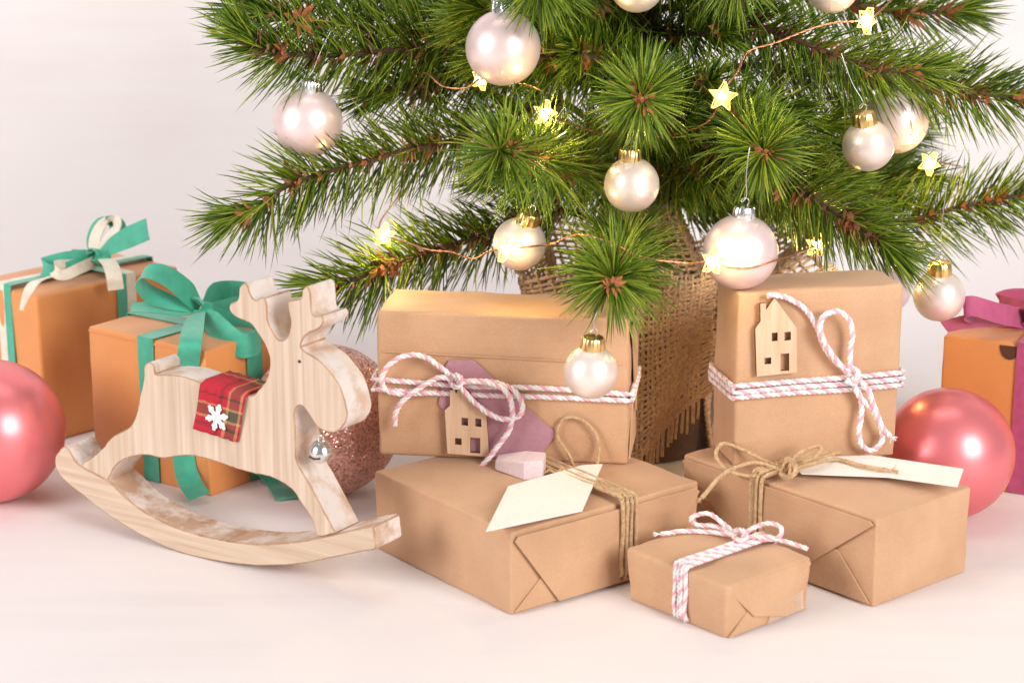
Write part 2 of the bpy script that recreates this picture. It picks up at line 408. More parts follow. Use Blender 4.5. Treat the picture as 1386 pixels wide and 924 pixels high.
def loop_pts(face_axis, pos, a, b, h, o, jit=0.):
    # closed rectangle round the box, local coordinates, hugging the surface at offset o
    j = lambda: random.uniform(-jit, jit); pos0 = pos
    e = .004
    if face_axis == 'x':     # x = -pos: over left face, top, back
        R = [(0, 0), (0, h), (b, h), (b, 0)]; mk = lambda s, z: Vector((-pos0 + j(), s, z))
    elif face_axis == 'y':   # y = pos: over right face, top
        R = [(0, 0), (0, h), (-a, h), (-a, 0)]; mk = lambda s, z: Vector((s, pos0 + j(), z))
    else:
        R = [(0, 0), (-a, 0), (-a, b), (0, b)]; mk = lambda s, t: Vector((s, t, pos0 + j()))
    cx = sum(p[0] for p in R) / 4; cy = sum(p[1] for p in R) / 4
    out = []
    for i in range(4):
        p, q, w = Vector(R[i]), Vector(R[(i + 1) % 4]), Vector(R[i - 1])
        sg = Vector(((1 if p.x > cx else -1), (1 if p.y > cy else -1)))
        pp = p + sg * o
        if face_axis != 'z' and p.y < h / 2: pp.y = max(pp.y, o * .9)
        out.append(mk(*(pp + (w - p).normalized() * e))); out.append(mk(*(pp - sg * o * .35))); out.append(mk(*(pp + (q - p).normalized() * e)))
        for t in (.33, .66): m_ = pp.lerp(q + (q - Vector((cx, cy))).normalized() * 0 , t); mm = p.lerp(q, t); n_ = Vector((0, 0)); 
        dq = (q - p).normalized(); nrm = Vector((dq.y, -dq.x)); nrm = nrm if (p.lerp(q, .5) - Vector((cx, cy))).dot(nrm) > 0 else -nrm
        for t in (.35, .65):
            mm = p.lerp(q, t) + nrm * o
            if face_axis != 'z' and mm.y < o: mm.y = o * .9
            out.append(mk(*mm))
    return out
def tr(M, pts): return [M @ Vector(p) for p in pts]
def front(th, px, py, off):      # point on the front ('left') face plane y=0 of a box thing
    M = th.matrix_basis; n = (M.to_3x3() @ Vector((0, -1, 0))); return PL(px, py, M.translation + n * off, n)
def rightf(th, px, py, off):
    M = th.matrix_basis; n = (M.to_3x3() @ Vector((1, 0, 0))); return PL(px, py, M.translation + n * off, n)

RB = .0017
# ---- flat kraft parcel, lower left (holds the landscape parcel)
A1 = (.152, .1590, .0560); r1 = math.radians(52.2)
P1 = thing('gift_parcel', 'flat kraft paper parcel tied with jute string, lying under the landscape parcel beside the reindeer', 'gift', (-.0006, 1.1967, 0), -r1, 'kraft paper parcels')
round_box('paper', *A1, RB, KRAFT, P1, .0009, .0007, 1.3)
a, b, h = A1
flap(P1, 'right', [(.002, .002), (.028, .025), (b - .028, .025), (b - .002, .002)], .0006)
flap(P1, 'right', [(.0012, h - .006), (.004, h - .003), (b - .004, h - .003), (b - .0012, h - .006), (b - .036, .0022), (.036, .0022)], .0019, lift=.0014)
for k in range(4):
    twine(P1, 'string', loop_pts('y', .088 + .0034 * k, a, b, h, .0052 + .0006 * (k % 2), .0009), .0018, 'jute', True, .008, .002, 0, world=False)
mb = MB()
# ---- flat kraft parcel, lower right
A4 = (.172, .0949, .0600); r4 = math.radians(49.5)
P4 = thing('gift_parcel', 'deep kraft paper parcel with jute string bow and folded end, lying under the upright parcel', 'gift', (.2308, 1.2096, 0), -r4, 'kraft paper parcels')
round_box('paper', *A4, RB, KRAFT, P4, .0009, .0007, 4.1)
a, b, h = A4
flap(P4, 'left', [(.002, .002), (.030, .031), (a - .03, .031), (a - .002, .002)], .0006)
flap(P4, 'left', [(.0012, h - .004), (.004, h - .002), (a - .004, h - .002), (a - .0012, h - .004), (a - .056, .013), (a - .064, .0022), (.064, .0022), (.056, .013)], .0019, lift=.0014)
# ---- small parcel in front
A5 = (.085, .0751, .0356); r5 = math.radians(48.8)
P5 = thing('gift_parcel', 'smallest kraft paper parcel with pink and white string bow, standing free on the table', 'gift', (.1315, 1.1591, 0), -r5, 'kraft paper parcels')
round_box('paper', *A5, .0028, KRAFT, P5, .0012, .001, 7.7, taper=.05)
a, b, h = A5
flap(P5, 'right', [(.0015, .001), (.018, .015), (b - .018, .015), (b - .0015, .001)], .0004)
flap(P5, 'right', [(-.0005, h - .004), (.003, h - .0015), (b - .003, h - .0015), (b, h - .004), (b - .022, .0018), (.022, .010)], .0012, lift=.0014)
TAPE = simple('clear_tape', (.80, .66, .52), .10, 0., Alpha=.22)
flap(P5, 'right', [(.034, .0016), (.068, .003), (.067, .016), (.040, .013)], .0032, .0002, TAPE, 'tape')
# ---- landscape parcel on top of the lower left one
z1 = A1[2] + .0008
r2 = math.radians(7.5); A2 = (.1735, .064, .1035)
p2 = G(849, 629, z1)
P2 = thing('gift_parcel', 'landscape kraft parcel with pink string and mauve tag, standing on the flat parcel', 'gift', p2, -r2, 'kraft paper parcels')
round_box('paper', *A2, .0026, KRAFT, P2, .0011, .0008, 11.)
a, b, h = A2
flap(P2, 'left', [(.004, .0715), (a - .004, .0745), (a - .004, .0755), (.004, .0725)], .0012, .0006, KRAFT, 'paper_seam')
flap(P2, 'right', [(.001, .004), (.024, .038), (b - .024, .038), (b - .001, .004)], .0006)
flap(P2, 'right', [(.001, h - .006), (b - .001, h - .006), (b - .03, .03), (.03, .03)], .0014, lift=.001)
# ---- upright parcel on the lower right one
z4 = A4[2] + .0008
r3 = math.radians(-12); A3 = (.1165, .048, .1215)
p3 = G(1211, 616, z4)
P3 = thing('gift_parcel', 'upright kraft paper parcel with pink string and wooden house, standing on the deep parcel', 'gift', p3, -r3, 'kraft paper parcels')
round_box('paper', *A3, .0026, KRAFT, P3, .0009, .0006, 17.)

# ------------------------------------------------------------------ strings on the parcels
def candy(parent, px_pts, fn, r=.00215, name='string', **kw):
    return twine(parent, name, [fn(*p) for p in px_pts], r, 'candy', **kw)
def Z6(p): return [(500 + x / 3.647, 390 + y / 3.647, *o) for x, y, *o in p]
def Z8(p): return [(840 + x / 3.08, 340 + y / 3.08, *o) for x, y, *o in p]
def Z1(p): return [(820 + x / 2.449, 560 + y / 2.449, *o) for x, y, *o in p]
# P2: bands
a, b, h = A2
for k, z in enumerate((.0515, .0470)):
    pts = loop_pts('z', z, a, b, h, .0026, .0006)
    M2 = P2.matrix_basis
    for q in pts: q.z += .0006 * math.sin(q.x * 60) - q.x * .02 * (k == 0)
    twine(P2, 'string', tr(M2, pts), .0021, 'candy', True)
f2 = lambda x, y, o=.003: front(P2, x, y, o)
candy(P2, Z6([(430, 455, .005), (350, 390, .006), (270, 338, .007), (180, 332, .008), (100, 375, .009), (62, 440, .008), (78, 498, .007), (150, 522, .006), (240, 518, .006), (330, 515, .006)]), f2, name='bow_loop')
candy(P2, Z6([(430, 460, .006), (345, 440, .007), (250, 490, .009), (170, 550, .010), (132, 610, .009), (124, 680, .008)]), f2, name='string_end')
candy(P2, Z6([(430, 462, .009), (500, 545, .010), (580, 612, .011), (660, 645, .011), (738, 630, .010), (755, 580, .010), (720, 510, .009), (640, 470, .008), (540, 458, .008), (432, 462, .008)]), f2, name='bow_loop')
candy(P2, Z6([(432, 460, .011), (560, 462, .011), (650, 490, .012), (692, 540, .012), (706, 620, .011), (690, 700, .010), (640, 770, .011), (580, 850, .012), (530, 895, .013)]), f2, name='string_end')
candy(P2, Z6([(405, 440, .006), (425, 432, .011), (447, 440, .012), (450, 468, .012), (430, 485, .011), (408, 476, .008), (402, 455, .005)]), f2, name='knot', r=.0024)
# P3: bands
a, b, h = A3; M3 = P3.matrix_basis
zb = (P3.matrix_basis.inverted() @ front(P3, 1150, 517, .002)).z
for k in range(3):
    pts = loop_pts('z', zb - .0045 + .0042 * k, a, b, h, .0024 + .0004 * (k == 1), .0005)
    for q in pts: q.z += -(q.x + .03) * (-.018)
    twine(P3, 'string', tr(M3, pts), .0021, 'candy', True)
f3 = lambda x, y, o=.003: front(P3, x, y, o)
candy(P3, Z8([(612, 186, .006), (640, 183, .006), (700, 197, .004), (770, 242, .004), (820, 320, .004), (850, 400, .005), (900, 462, .006), (955, 512, .007)]), f3)
candy(P3, Z8([(962, 515, .008), (900, 455, .009), (845, 370, .010), (832, 310, .011), (850, 268, .011), (900, 250, .011), (948, 278, .011), (966, 340, .010), (957, 420, .009), (958, 505, .009)]), f3, name='bow_loop')
candy(P3, Z8([(965, 525, .009), (992, 600, .009), (1045, 655, .009), (1080, 720, .009), (1090, 790, .009), (1045, 830, .009), (1004, 805, .009), (994, 750, .009), (1004, 680, .008), (1000, 610, .007), (968, 530, .007)]), f3, name='bow_loop')
candy(P3, Z8([(975, 520, .010), (1030, 575, .011), (1058, 650, .011), (1092, 735, .011), (1122, 768, .010)]), f3, name='string_end')
e = f3(*Z8([(1120, 766)])[0], .010); fray(P3, 'string_fray', e, f3(*Z8([(1140, 785)])[0], .010) - e, TW_WHITE, 18, .006)
candy(P3, Z8([(940, 500, .006), (955, 488, .011), (985, 500, .012), (988, 535, .012), (965, 550, .011), (942, 535, .009)]), f3, name='knot', r=.0024)
# P5: bands
a, b, h = A5; M5 = P5.matrix_basis
u5 = -(M5.inverted() @ front(P5, 923, 800, .002)).x
for k in range(4):
    twine(P5, 'string', loop_pts('x', u5 - .0042 + .0029 * k, a, b, h,   .0032 + .0004 * (k % 2), .0006), .00165, 'candy', True, .009, world=False)
g5 = lambda x, y, o=.004: G(x, y, A5[2] + o)
candy(P5, Z1([(430, 398, .004), (385, 360, .010), (340, 330, .014), (285, 342, .012), (298, 366, .006), (370, 374, .006), (432, 402, .004)]), g5, r=.0018, name='bow_loop')
candy(P5, Z1([(430, 402, .004), (350, 392, .003), (260, 388, .003), (182, 398, .003)]), g5, r=.0018, name='string_end')
candy(P5, Z1([(450, 402, .004), (500, 372, .010), (548, 362, .014), (582, 380, .012), (570, 410, .006), (510, 416, .004), (450, 406, .004)]), g5, r=.0018, name='bow_loop')
candy(P5, Z1([(450, 406, .006), (540, 410, .006), (600, 424, .003), (668, 446, .0025)]), g5, r=.0018, name='string_end')
candy(P5, Z1([(425, 392, .004), (440, 384, .010), (462, 392, .011), (462, 412, .008), (440, 418, .006), (424, 406, .004)]), g5, r=.0019, name='knot')
e = g5(*Z1([(182, 398)])[0], .003); fray(P5, 'string_fray', e, Vector((-1, -.1, .1)), TW_WHITE, 14, .005, r=.0004)
# P4: jute
a, b, h = A4; M4 = P4.matrix_basis
u4 = -(M4.inverted() @ front(P4, 1028, 672, .002)).x
for k in range(4):
    twine(P4, 'string', loop_pts('x', u4 - .004 + .003 * k, a, b, h, .0050 + .0006 * (k % 2), .0012), .0017, 'jute', True, .008, .002, 0, world=False)
g4 = lambda x, y, o=.004: G(x, y, A4[2] + o)
def jute(parent, pts, fn, name, r=.0016, fz=26): return twine(parent, name, [fn(*p) for p in pts], r, 'jute', False, .008, .0016, fz)
jute(P4, Z1([(595, 182, .005), (520, 152, .009), (440, 112, .015), (385, 100, .018), (365, 138, .013), (400, 185, .007), (480, 205, .004), (592, 195, .004)]), g4, 'bow_loop')
jute(P4, Z1([(590, 190, .006), (500, 162, .009), (420, 182, .011), (372, 215, .010), (342, 250, .007), (318, 278, .003)]), g4, 'string_end')
jute(P4, Z1([(605, 182, .006), (630, 140, .013), (680, 112, .018), (712, 108, .019), (705, 135, .016), (660, 162, .010), (610, 190, .006)]), g4, 'bow_loop')
jute(P4, Z1([(610, 187, .008), (680, 166, .010), (760, 150, .008), (850, 172, .0085), (935, 186, .009)]), g4, 'string_end')
jute(P4, Z1([(575, 170, .004), (600, 150, .011), (625, 165, .013), (628, 195, .010), (600, 210, .006), (575, 195, .004)]), g4, 'knot', .002)
jute(P4, Z1([(580, 200, .004), (598, 158, .012), (618, 158, .013), (610, 205, .008)]), g4, 'knot', .002)
e = g4(*Z1([(935, 186)])[0], .009); fray(P4, 'string_fray', e, Vector((1, -.2, 0)), JUTE, 16, .007)
e = g4(*Z1([(318, 278)])[0], .003); fray(P4, 'string_fray', e, Vector((-.6, -.8, -.1)), JUTE, 14, .006)

# ------------------------------------------------------------------ wooden houses
def house(name, label, box, outline, holes, off, th=.003):
    base = front(box, *outline[0], off + th); t = thing(name, label, 'ornament', base, box.matrix_basis.to_euler().z, 'wooden house tags')
    inv = t.matrix_basis.inverted()
    loc = lambda p: inv @ front(box, *p, off + th)
    bm = bmesh.new(); edges = []
    for ring in [outline] + holes:
        vs = [bm.verts.new(loc(p)) for p in ring]
        for i in range(len(vs)): edges.append(bm.edges.new((vs[i], vs[(i + 1) % len(vs)])))
    bmesh.ops.triangle_fill(bm, use_beauty=True, use_dissolve=False, edges=edges)
    fs = list(bm.faces)
    ex = bmesh.ops.extrude_face_region(bm, geom=fs)
    for q in ex['geom']:
        if isinstance(q, bmesh.types.BMVert): q.co.y += th
    bmesh.ops.recalc_face_normals(bm, faces=bm.faces)
    me = bpy.data.meshes.new('house_panel'); bm.to_mesh(me); bm.free()
    me.materials.append(PLY); me.materials.append(PLYEDGE)
    for p in me.polygons: p.material_index = 0 if abs(p.normal.y) > .9 else 1
    o = bpy.data.objects.new('house_panel', me); COL.objects.link(o); o.parent = t
    return t
def rect(x0, y0, x1, y1, sk=0): return [(x0, y0), (x1, y0 + sk), (x1, y1 + sk), (x0, y1)]
h3 = Z8([(583, 218), (606, 216), (607, 244), (641, 194), (733, 318), (736, 505), (568, 522), (562, 322), (584, 292)])
house('wooden_house', 'pale wooden house cutout with peaked roof, on the upright parcel above its string', P3, h3,
      [Z8(q) for q in (rect(630, 340, 655, 375, -2), rect(683, 337, 710, 372, -2), rect(600, 444, 628, 471, -2), rect(667, 427, 703, 499, -2))], .0022)
h2 = Z6([(397, 502), (420, 500), (428, 520), (452, 470), (462, 482), (576, 606), (592, 832), (385, 815), (372, 602), (398, 578)])
H2 = house('wooden_house', 'pale wooden house cutout hung under a string bow, overlapping the mauve tag', P2, h2,
      [Z6(q) for q in (rect(455, 638, 487, 675, 3), rect(523, 642, 553, 681, 3), rect(423, 738, 455, 770, 3), rect(498, 736, 547, 811, 3))], .0032)

# ------------------------------------------------------------------ tags and peg
def plate(name, label, cat, pts, n, th, m, hole=None):
    P = [Vector(p) for p in pts]; c = sum(P, Vector()) / len(P); t = thing(name, label, cat, c, 0)
    mb = MB(); mb.prism(P, Vector(n) * th); mb.build('card', m, t, world=True); return t
nf = -(P2.matrix_basis.to_3x3() @ Vector((0, 1, 0)))
mt = [(608, 487), (641, 487), (754, 586), (734, 611), (664, 619), (640, 612), (594, 546), (602, 497)]
plate('gift_tag', 'mauve card tag tilted behind the wooden house on the landscape parcel', 'tag', [front(P2, x, y, .0012) for x, y in mt], nf, .0007, MAUVE)
ct = [(688, 659, .006), (788, 630.5, .006), (815.5, 629, .007), (788, 691.6, .004), (658, 719.4, .004)]
T1 = plate('gift_tag', 'blank cream card tag lying across the flat parcel with a loop of string', 'tag', [G(x, y, A1[2] + o) for x, y, o in ct], (0, 0, 1), .0008, CARD)
lp = [(778, 634, .004), (768, 612, .006), (754, 590, .004), (759, 570, .004), (774, 564, .004), (791, 570, .004), (807, 588, .004), (811, 609, .006), (808, 632, .012)]
twine(T1, 'string_loop', [front(P2, x, y, o) for x, y, o in lp], .0013, 'jute', False, .007, .0016, 20)
ct4 = [(1075, 633.5, .004), (1122, 619, .006), (1179, 617, .006), (1304, 635.5, .010), (1296, 659, .008), (1200, 646, .005), (1085, 641.7, .004)]
plate('gift_tag', 'blank cream card tag lying on the deep parcel beside its jute bow', 'tag', [G(x, y, A4[2] + o) for x, y, o in ct4], (0, 0, 1), .0008, CARD)
# pink block
zt = A1[2] + .001
pk = [G(670, 636, zt), G(709, 650, zt), G(735, 652, zt), G(739, 640, zt + .0), G(712, 636, zt), G(674, 628, zt)]
t = thing('wooden_peg', 'pale pink wooden peg block lying beside the cream tag on the flat parcel', 'peg', pk[0])
mb = MB(); n = 6; hs = [.0065, .0125, .0145, .0145, .0125, .0065]
mb.v += pk + [p + Vector((0, .002, hh)) for p, hh in zip(pk, hs)]
mb.f += [tuple(range(n)), tuple(range(2 * n - 1, n - 1, -1))] + [(i, (i + 1) % n, n + (i + 1) % n, n + i) for i in range(n)]; mb.m += [0] * (n + 2)
bevel(mb.build('block', PINKWOOD, t, world=True), .0012, 3)
twine(t, 'string_loop', [G(736, 640, zt + .004), G(744, 636, zt + .006), G(752, 640, zt + .004), G(762, 633, zt + .006)], .0012, 'jute', False, .007)

# ------------------------------------------------------------------ ribbons
def ribbon(parent, name, pts, wdir, width, m, th=.0007, step=.002, closed=False, twist=None):
    # pts: 3D; wdir: one vector or a list, one per point
    C, prm = catmull(pts, step, closed); wl = wdir if isinstance(wdir, list) else [wdir] * len(pts)
    wl = [Vector(w) for w in wl]; T, _ = frames(C, closed); V = []; F = []; UV = []; L = 0
    for i, (c, t) in enumerate(zip(C, prm)):
        k = int(t); fr = t - k; w = wl[k % len(wl)].lerp(wl[(k + 1) % len(wl)] if k + 1 < len(wl) or closed else wl[-1], fr)
        w = (w - T[i] * w.dot(T[i])).normalized(); n = T[i].cross(w) * th / 2
        ww = width[i * (len(width) - 1) // max(1, len(C) - 1)] if isinstance(width, list) else width
        if isinstance(width, list):
            x = i / max(1, len(C) - 1) * (len(width) - 1); j = min(int(x), len(width) - 2); ww = width[j] + (width[j + 1] - width[j]) * (x - j)
        if i: L += (C[i] - C[i - 1]).length
        for q in range(5):
            s = q / 4 - .5; V.append(c + w * ww * s + n * (1 + 1.2 * (1 - 4 * s * s))); UV.append((s * .014, L))
        for q in range(4, -1, -1):
            s = q / 4 - .5; V.append(c + w * ww * s - n + n * 1.2 * (1 - 4 * s * s)); UV.append((s * .014, L))
    m_ = len(C)
    for i in range(m_ if closed else m_ - 1):
        j = (i + 1) % m_
        for q in range(10): F.append((i * 10 + q, i * 10 + (q + 1) % 10, j * 10 + (q + 1) % 10, j * 10 + q))
    if not closed: F.append(tuple(range(9, -1, -1))); F.append(tuple((m_ - 1) * 10 + q for q in range(10)))
    return link_mesh(name, V, F, m, parent, True, 60, UV)
def band(parent, axis, pos, dims, width, m, off=.0011):
    a, b, h = dims; M = parent.matrix_basis
    pts = tr(M, loop_pts(axis, pos, a, b, h, off)); w = M.to_3x3() @ Vector({'x': (1, 0, 0), 'y': (0, 1, 0), 'z': (0, 0, 1)}[axis])
    return ribbon(parent, 'ribbon_band', pts, w, width, m, .0006, .0015, True)

# ---- carton box with plain green ribbon, behind the reindeer
AB2 = (.1224, .100, .1115); rb2 = math.radians(35.9)
B2 = thing('gift_box', 'orange brown carton box with a wide plain green ribbon bow, behind the rocking reindeer', 'gift', (-.2229, 1.4227, 0), -rb2, 'carton boxes with ribbons')
round_box('carton', *AB2, .0016, CARTON, B2, .0006, .0006, 21.)
flap(B2, 'left', [(.003, .1078), (AB2[0] - .001, .1078), (AB2[0] - .001, .1096), (.003, .1096)], .0004, .0006, CARTON, 'lid_edge')
band(B2, 'x', .060, AB2, .0165, GREEN_RIB); band(B2, 'y', .05, AB2, .0165, GREEN_RIB, .0016)
def bowpts(lst): return [W(x, y, Y) for x, y, Y in lst]
YK = 1.500
gw = .0165
ribbon(B2, 'bow_loop', bowpts([(270, 417, YK), (250, 392, YK - .01), (222, 372, YK - .02), (198, 368, YK - .022), (188, 380, YK - .02), (200, 396, YK - .012), (228, 408, YK - .006), (266, 418, YK)]), [(.3, .6, .7), (.4, .5, .8), (.3, .75, .6), (.2, .9, .4), (.1, 1, .1), (.2, .8, .5), (.2, .7, .6), (.2, .7, .6)], [.010, gw, gw, gw, gw, gw, .012, .008], GREEN_RIB)
ribbon(B2, 'bow_loop', bowpts([(275, 421, YK - .006), (298, 447, YK - .040), (322, 466, YK - .050), (342, 466, YK - .046), (351, 454, YK - .030), (336, 440, YK - .010), (306, 428, YK - .002), (277, 418, YK)]), [(.6, .1, .8), (.6, .1, .8), (.3, .2, .9), (.05, .4, .9), (-.1, .6, .8), (.2, .6, .8), (.3, .6, .7), (.3, .6, .7)], [.008, gw, gw * 1.1, gw * 1.1, gw, gw * .8, .010, .008], GREEN_RIB)
ribbon(B2, 'bow_loop', bowpts([(276, 416, YK + .003), (288, 398, YK + .015), (312, 394, YK + .03), (338, 398, YK + .03), (345, 408, YK + .02), (318, 414, YK + .012), (278, 418, YK + .004)]), [(.1, .2, 1), (.1, .2, 1), (0, .2, 1), (0, .2, 1), (0, .3, .9), (0, .3, .9), (0, .3, .9)], [.010, gw, gw, gw, gw, .013, .008], GREEN_RIB)
ribbon(B2, 'ribbon_end', bowpts([(268, 419, YK), (245, 420, YK - .004), (210, 416, YK - .01), (178, 416, YK - .012)]), [(0, .9, .3), (0, .9, .35), (0, .9, .3), (.1, .9, .2)], [.009, .014, .016, .015], GREEN_RIB)
M = B2.matrix_basis
tail = [W(272, 420, YK), W(264, 432, YK - .03)] + [front(B2, x, y, o) for x, y, o in ((258, 462, .006), (254, 500, .005), (250, 560, .005), (249, 620, .005), (256, 650, .010), (270, 672, .018))]
ribbon(B2, 'ribbon_end', tail, [(.9, 0, 0.2)] * 2 + [(1, -.1, 0)] * 6, [.009, .015, gw, gw, gw, gw, gw, gw], GREEN_RIB)
ribbon(B2, 'knot', bowpts([(266, 410, YK - .004), (272, 408, YK - .010), (279, 414, YK - .010), (277, 425, YK - .010), (268, 426, YK - .006)]), (.6, .3, -.6), .011, GREEN_RIB, .0012)
ribbon(B2, 'ribbon_end', [M @ Vector((.0028, .05, .055)), M @ Vector((.0045, .05, .016)), G(374, 652, .0022), G(382, 664, .0012), G(390, 675, .0014)], [M.to_3x3() @ Vector((0, 1, 0))] * 2 + [(.9, .45, 0)] * 3, .0165, GREEN_RIB)

# ---- carton box with green and cream ribbons, at the back
AB1 = (.083, .134, .122); rb1 = math.radians(42)
B1 = thing('gift_box', 'orange brown carton box with paired green and cream ribbons, behind the large coral ball', 'gift', (-.372, 1.55, 0), -rb1, 'carton boxes with ribbons')
round_box('carton', *AB1, .0030, CARTON, B1, .0007, .0006, 31., taper=.06)
def band_pair(axis, pos, dims, parent):
    band(parent, axis, pos, dims, .0095, GREEN_RIB, .0038); band(parent, axis, pos + .0098, dims, .0092, CREAM_RIB, .0035)
band_pair('x', .036, AB1, B1); band_pair('y', .078, AB1, B1)
Yb = 1.62; w1 = .0115
ribbon(B1, 'ribbon_end', bowpts([(133, 347, Yb), (148, 335, Yb - .012), (172, 322, Yb - .02), (200, 310, Yb - .03)]), [(.2, .2, 1)] * 4, [.008, .014, .018, .018], GREEN_RIB)
ribbon(B1, 'bow_loop', bowpts([(132, 346, Yb), (128, 325, Yb + .01), (138, 304, Yb + .015), (152, 299, Yb + .012), (158, 306, Yb + .006), (146, 326, Yb + .002), (134, 345, Yb)]), [(.9, -.3, .1), (.9, -.4, .1), (.8, -.5, .1), (.7, -.6, .1), (.7, -.6, .1), (.8, -.5, .1), (.8, -.4, .1)], w1, CREAM_RIB)
ribbon(B1, 'bow_loop', bowpts([(130, 347, Yb + .004), (126, 322, Yb + .016), (136, 303, Yb + .02), (156, 302, Yb + .016), (162, 312, Yb + .01), (150, 330, Yb + .006), (134, 345, Yb + .002)]), [(.9, -.3, .1)] * 7, w1, GREEN_RIB)
ribbon(B1, 'bow_loop', bowpts([(130, 350, Yb - .004), (108, 358, Yb - .02), (84, 366, Yb - .03), (62, 366, Yb - .03), (60, 358, Yb - .02), (86, 350, Yb - .01), (118, 346, Yb)]), [(.1, .5, .8), (.1, .5, .8), (0, .5, .8), (0, .5, .8), (0, .6, .7), (0, .6, .7), (0, .6, .7)], w1, GREEN_RIB)
ribbon(B1, 'bow_loop', bowpts([(128, 354, Yb - .012), (106, 364, Yb - .03), (88, 372, Yb - .038), (76, 370, Yb - .04), (76, 360, Yb - .034), (100, 358, Yb - .02), (124, 350, Yb - .008)]), [(.1, .6, .8)] * 7, .009, CREAM_RIB)
ribbon(B1, 'ribbon_end', bowpts([(136, 348, Yb - .006), (148, 356, Yb - .03), (154, 372, Yb - .045), (157, 392, Yb - .046)]), [(1, .2, 0)] * 4, [.008, .012, .0125, .0125], CREAM_RIB)
ribbon(B1, 'ribbon_end', bowpts([(70, 374, Yb - .05), (48, 382, Yb - .07), (36, 398, Yb - .082), (29, 420, Yb - .088)]), [(.8, .5, .1)] * 4, [.008, .008, .007, .003], CREAM_RIB)
ribbon(B1, 'ribbon_end', bowpts([(128, 350, Yb - .01), (112, 345, Yb + .01), (94, 343, Yb + .02)]), [(0, .8, .5)] * 3, [.009, .010, .009], GREEN_RIB)
ribbon(B1, 'knot', bowpts([(126, 342, Yb - .004), (132, 339, Yb - .014), (140, 344, Yb - .016), (138, 354, Yb - .016), (128, 357, Yb - .010)]), (.7, .3, -.3), .012, GREEN_RIB, .0012)

# ---- carton box with magenta ribbon, right
AB3 = (.12, .10, .1145); rb3 = math.radians(25)
B3 = thing('gift_box', 'orange brown carton box with magenta ribbon and thumb notch, behind a coral ball', 'gift', (.4287, 1.4043, 0), -rb3, 'carton boxes with ribbons')
round_box('carton', *AB3, .0016, CARTON, B3, .0005, .0006, 41.)
DARK = simple('dark_slot', (.10, .035, .015), .8)
half = [(.071 + .0075 * math.cos(q), AB3[2] - .0022 - .0105 * math.sin(q)) for q in [math.pi * k / 12 for k in range(13)]]
flap(B3, 'left', half, .0002, .0005, DARK, 'thumb_notch')
band(B3, 'x', .058, AB3, .0155, MAGENTA_RIB, .0012); band(B3, 'y', .05, AB3, .0155, MAGENTA_RIB, .0017)
Y3 = 1.47; wm = .0155
ribbon(B3, 'bow_loop', bowpts([(1392, 432, Y3), (1352, 424, Y3 - .03), (1316, 414, Y3 - .04), (1304, 420, Y3 - .035), (1330, 430, Y3 - .015), (1390, 436, Y3)]), [(.1, .4, .9), (.05, .45, .9), (0, .5, .8), (0, .6, .8), (0, .8, .5), (0, .8, .5)], wm, MAGENTA_RIB)
ribbon(B3, 'bow_loop', bowpts([(1394, 428, Y3), (1368, 416, Y3 + .02), (1352, 410, Y3 + .035), (1368, 402, Y3 + .04), (1400, 404, Y3 + .035), (1406, 424, Y3 + .01)]), [(.2, .6, .7)] * 6, wm * .9, MAGENTA_RIB)
ribbon(B3, 'bow_loop', bowpts([(1396, 430, Y3), (1430, 412, Y3 - .02), (1462, 408, Y3 - .02), (1468, 424, Y3 - .02), (1440, 434, Y3 - .01), (1398, 434, Y3)]), [(.1, .5, .9)] * 6, wm, MAGENTA_RIB)
ribbon(B3, 'ribbon_end', bowpts([(1392, 434, Y3), (1340, 433, Y3 - .02), (1306, 436, Y3 - .03), (1278, 442, Y3 - .035)]), [(0, .8, .4)] * 4, [.012, .014, .014, .012], MAGENTA_RIB)
ribbon(B3, 'knot', bowpts([(1386, 424, Y3), (1394, 420, Y3 - .012), (1402, 426, Y3 - .014), (1400, 438, Y3 - .014), (1390, 441, Y3 - .008)]), (.7, .3, -.3), .012, MAGENTA_RIB, .0012)

# ------------------------------------------------------------------ rocking reindeer
YAW = math.radians(33); d0 = G(275, 755)
D = thing('rocking_reindeer', 'wooden rocking reindeer with red plaid saddle cloth and whitewashed edges', 'toy', d0, -YAW)
dinv = D.matrix_basis.inverted(); dn = D.matrix_basis.to_3x3() @ Vector((0, -1, 0))
def dl(px, py, y=0.):                 # pixel -> point in the reindeer's own plane (local x, 0, z)
    p = dinv @ PL(px, py, d0, dn); return Vector((p.x, y, p.z))
def cut_out(name, px, th, mats, y0=0., step=.0016, zmin=None, sharp=()):
    P = [dl(*p) for p in px]
    C, _ = catmull(P, step, True)
    for q in C: q.x += .00035 * noise.noise(q * 420); q.z += .00035 * noise.noise(q * 420 + Vector((7, 3, 1)))
    if zmin is not None:
        for q in C: q.z = max(q.z, zmin)
    mb = MB(); mb.prism([q + Vector((0, y0, 0)) for q in C], Vector((0, th, 0)), 0, 1)
    o = mb.build(name, mats + [WORN], D, smooth=40); bevel(o, .0010, 2, 50).modifiers[0].material = 2
    return o
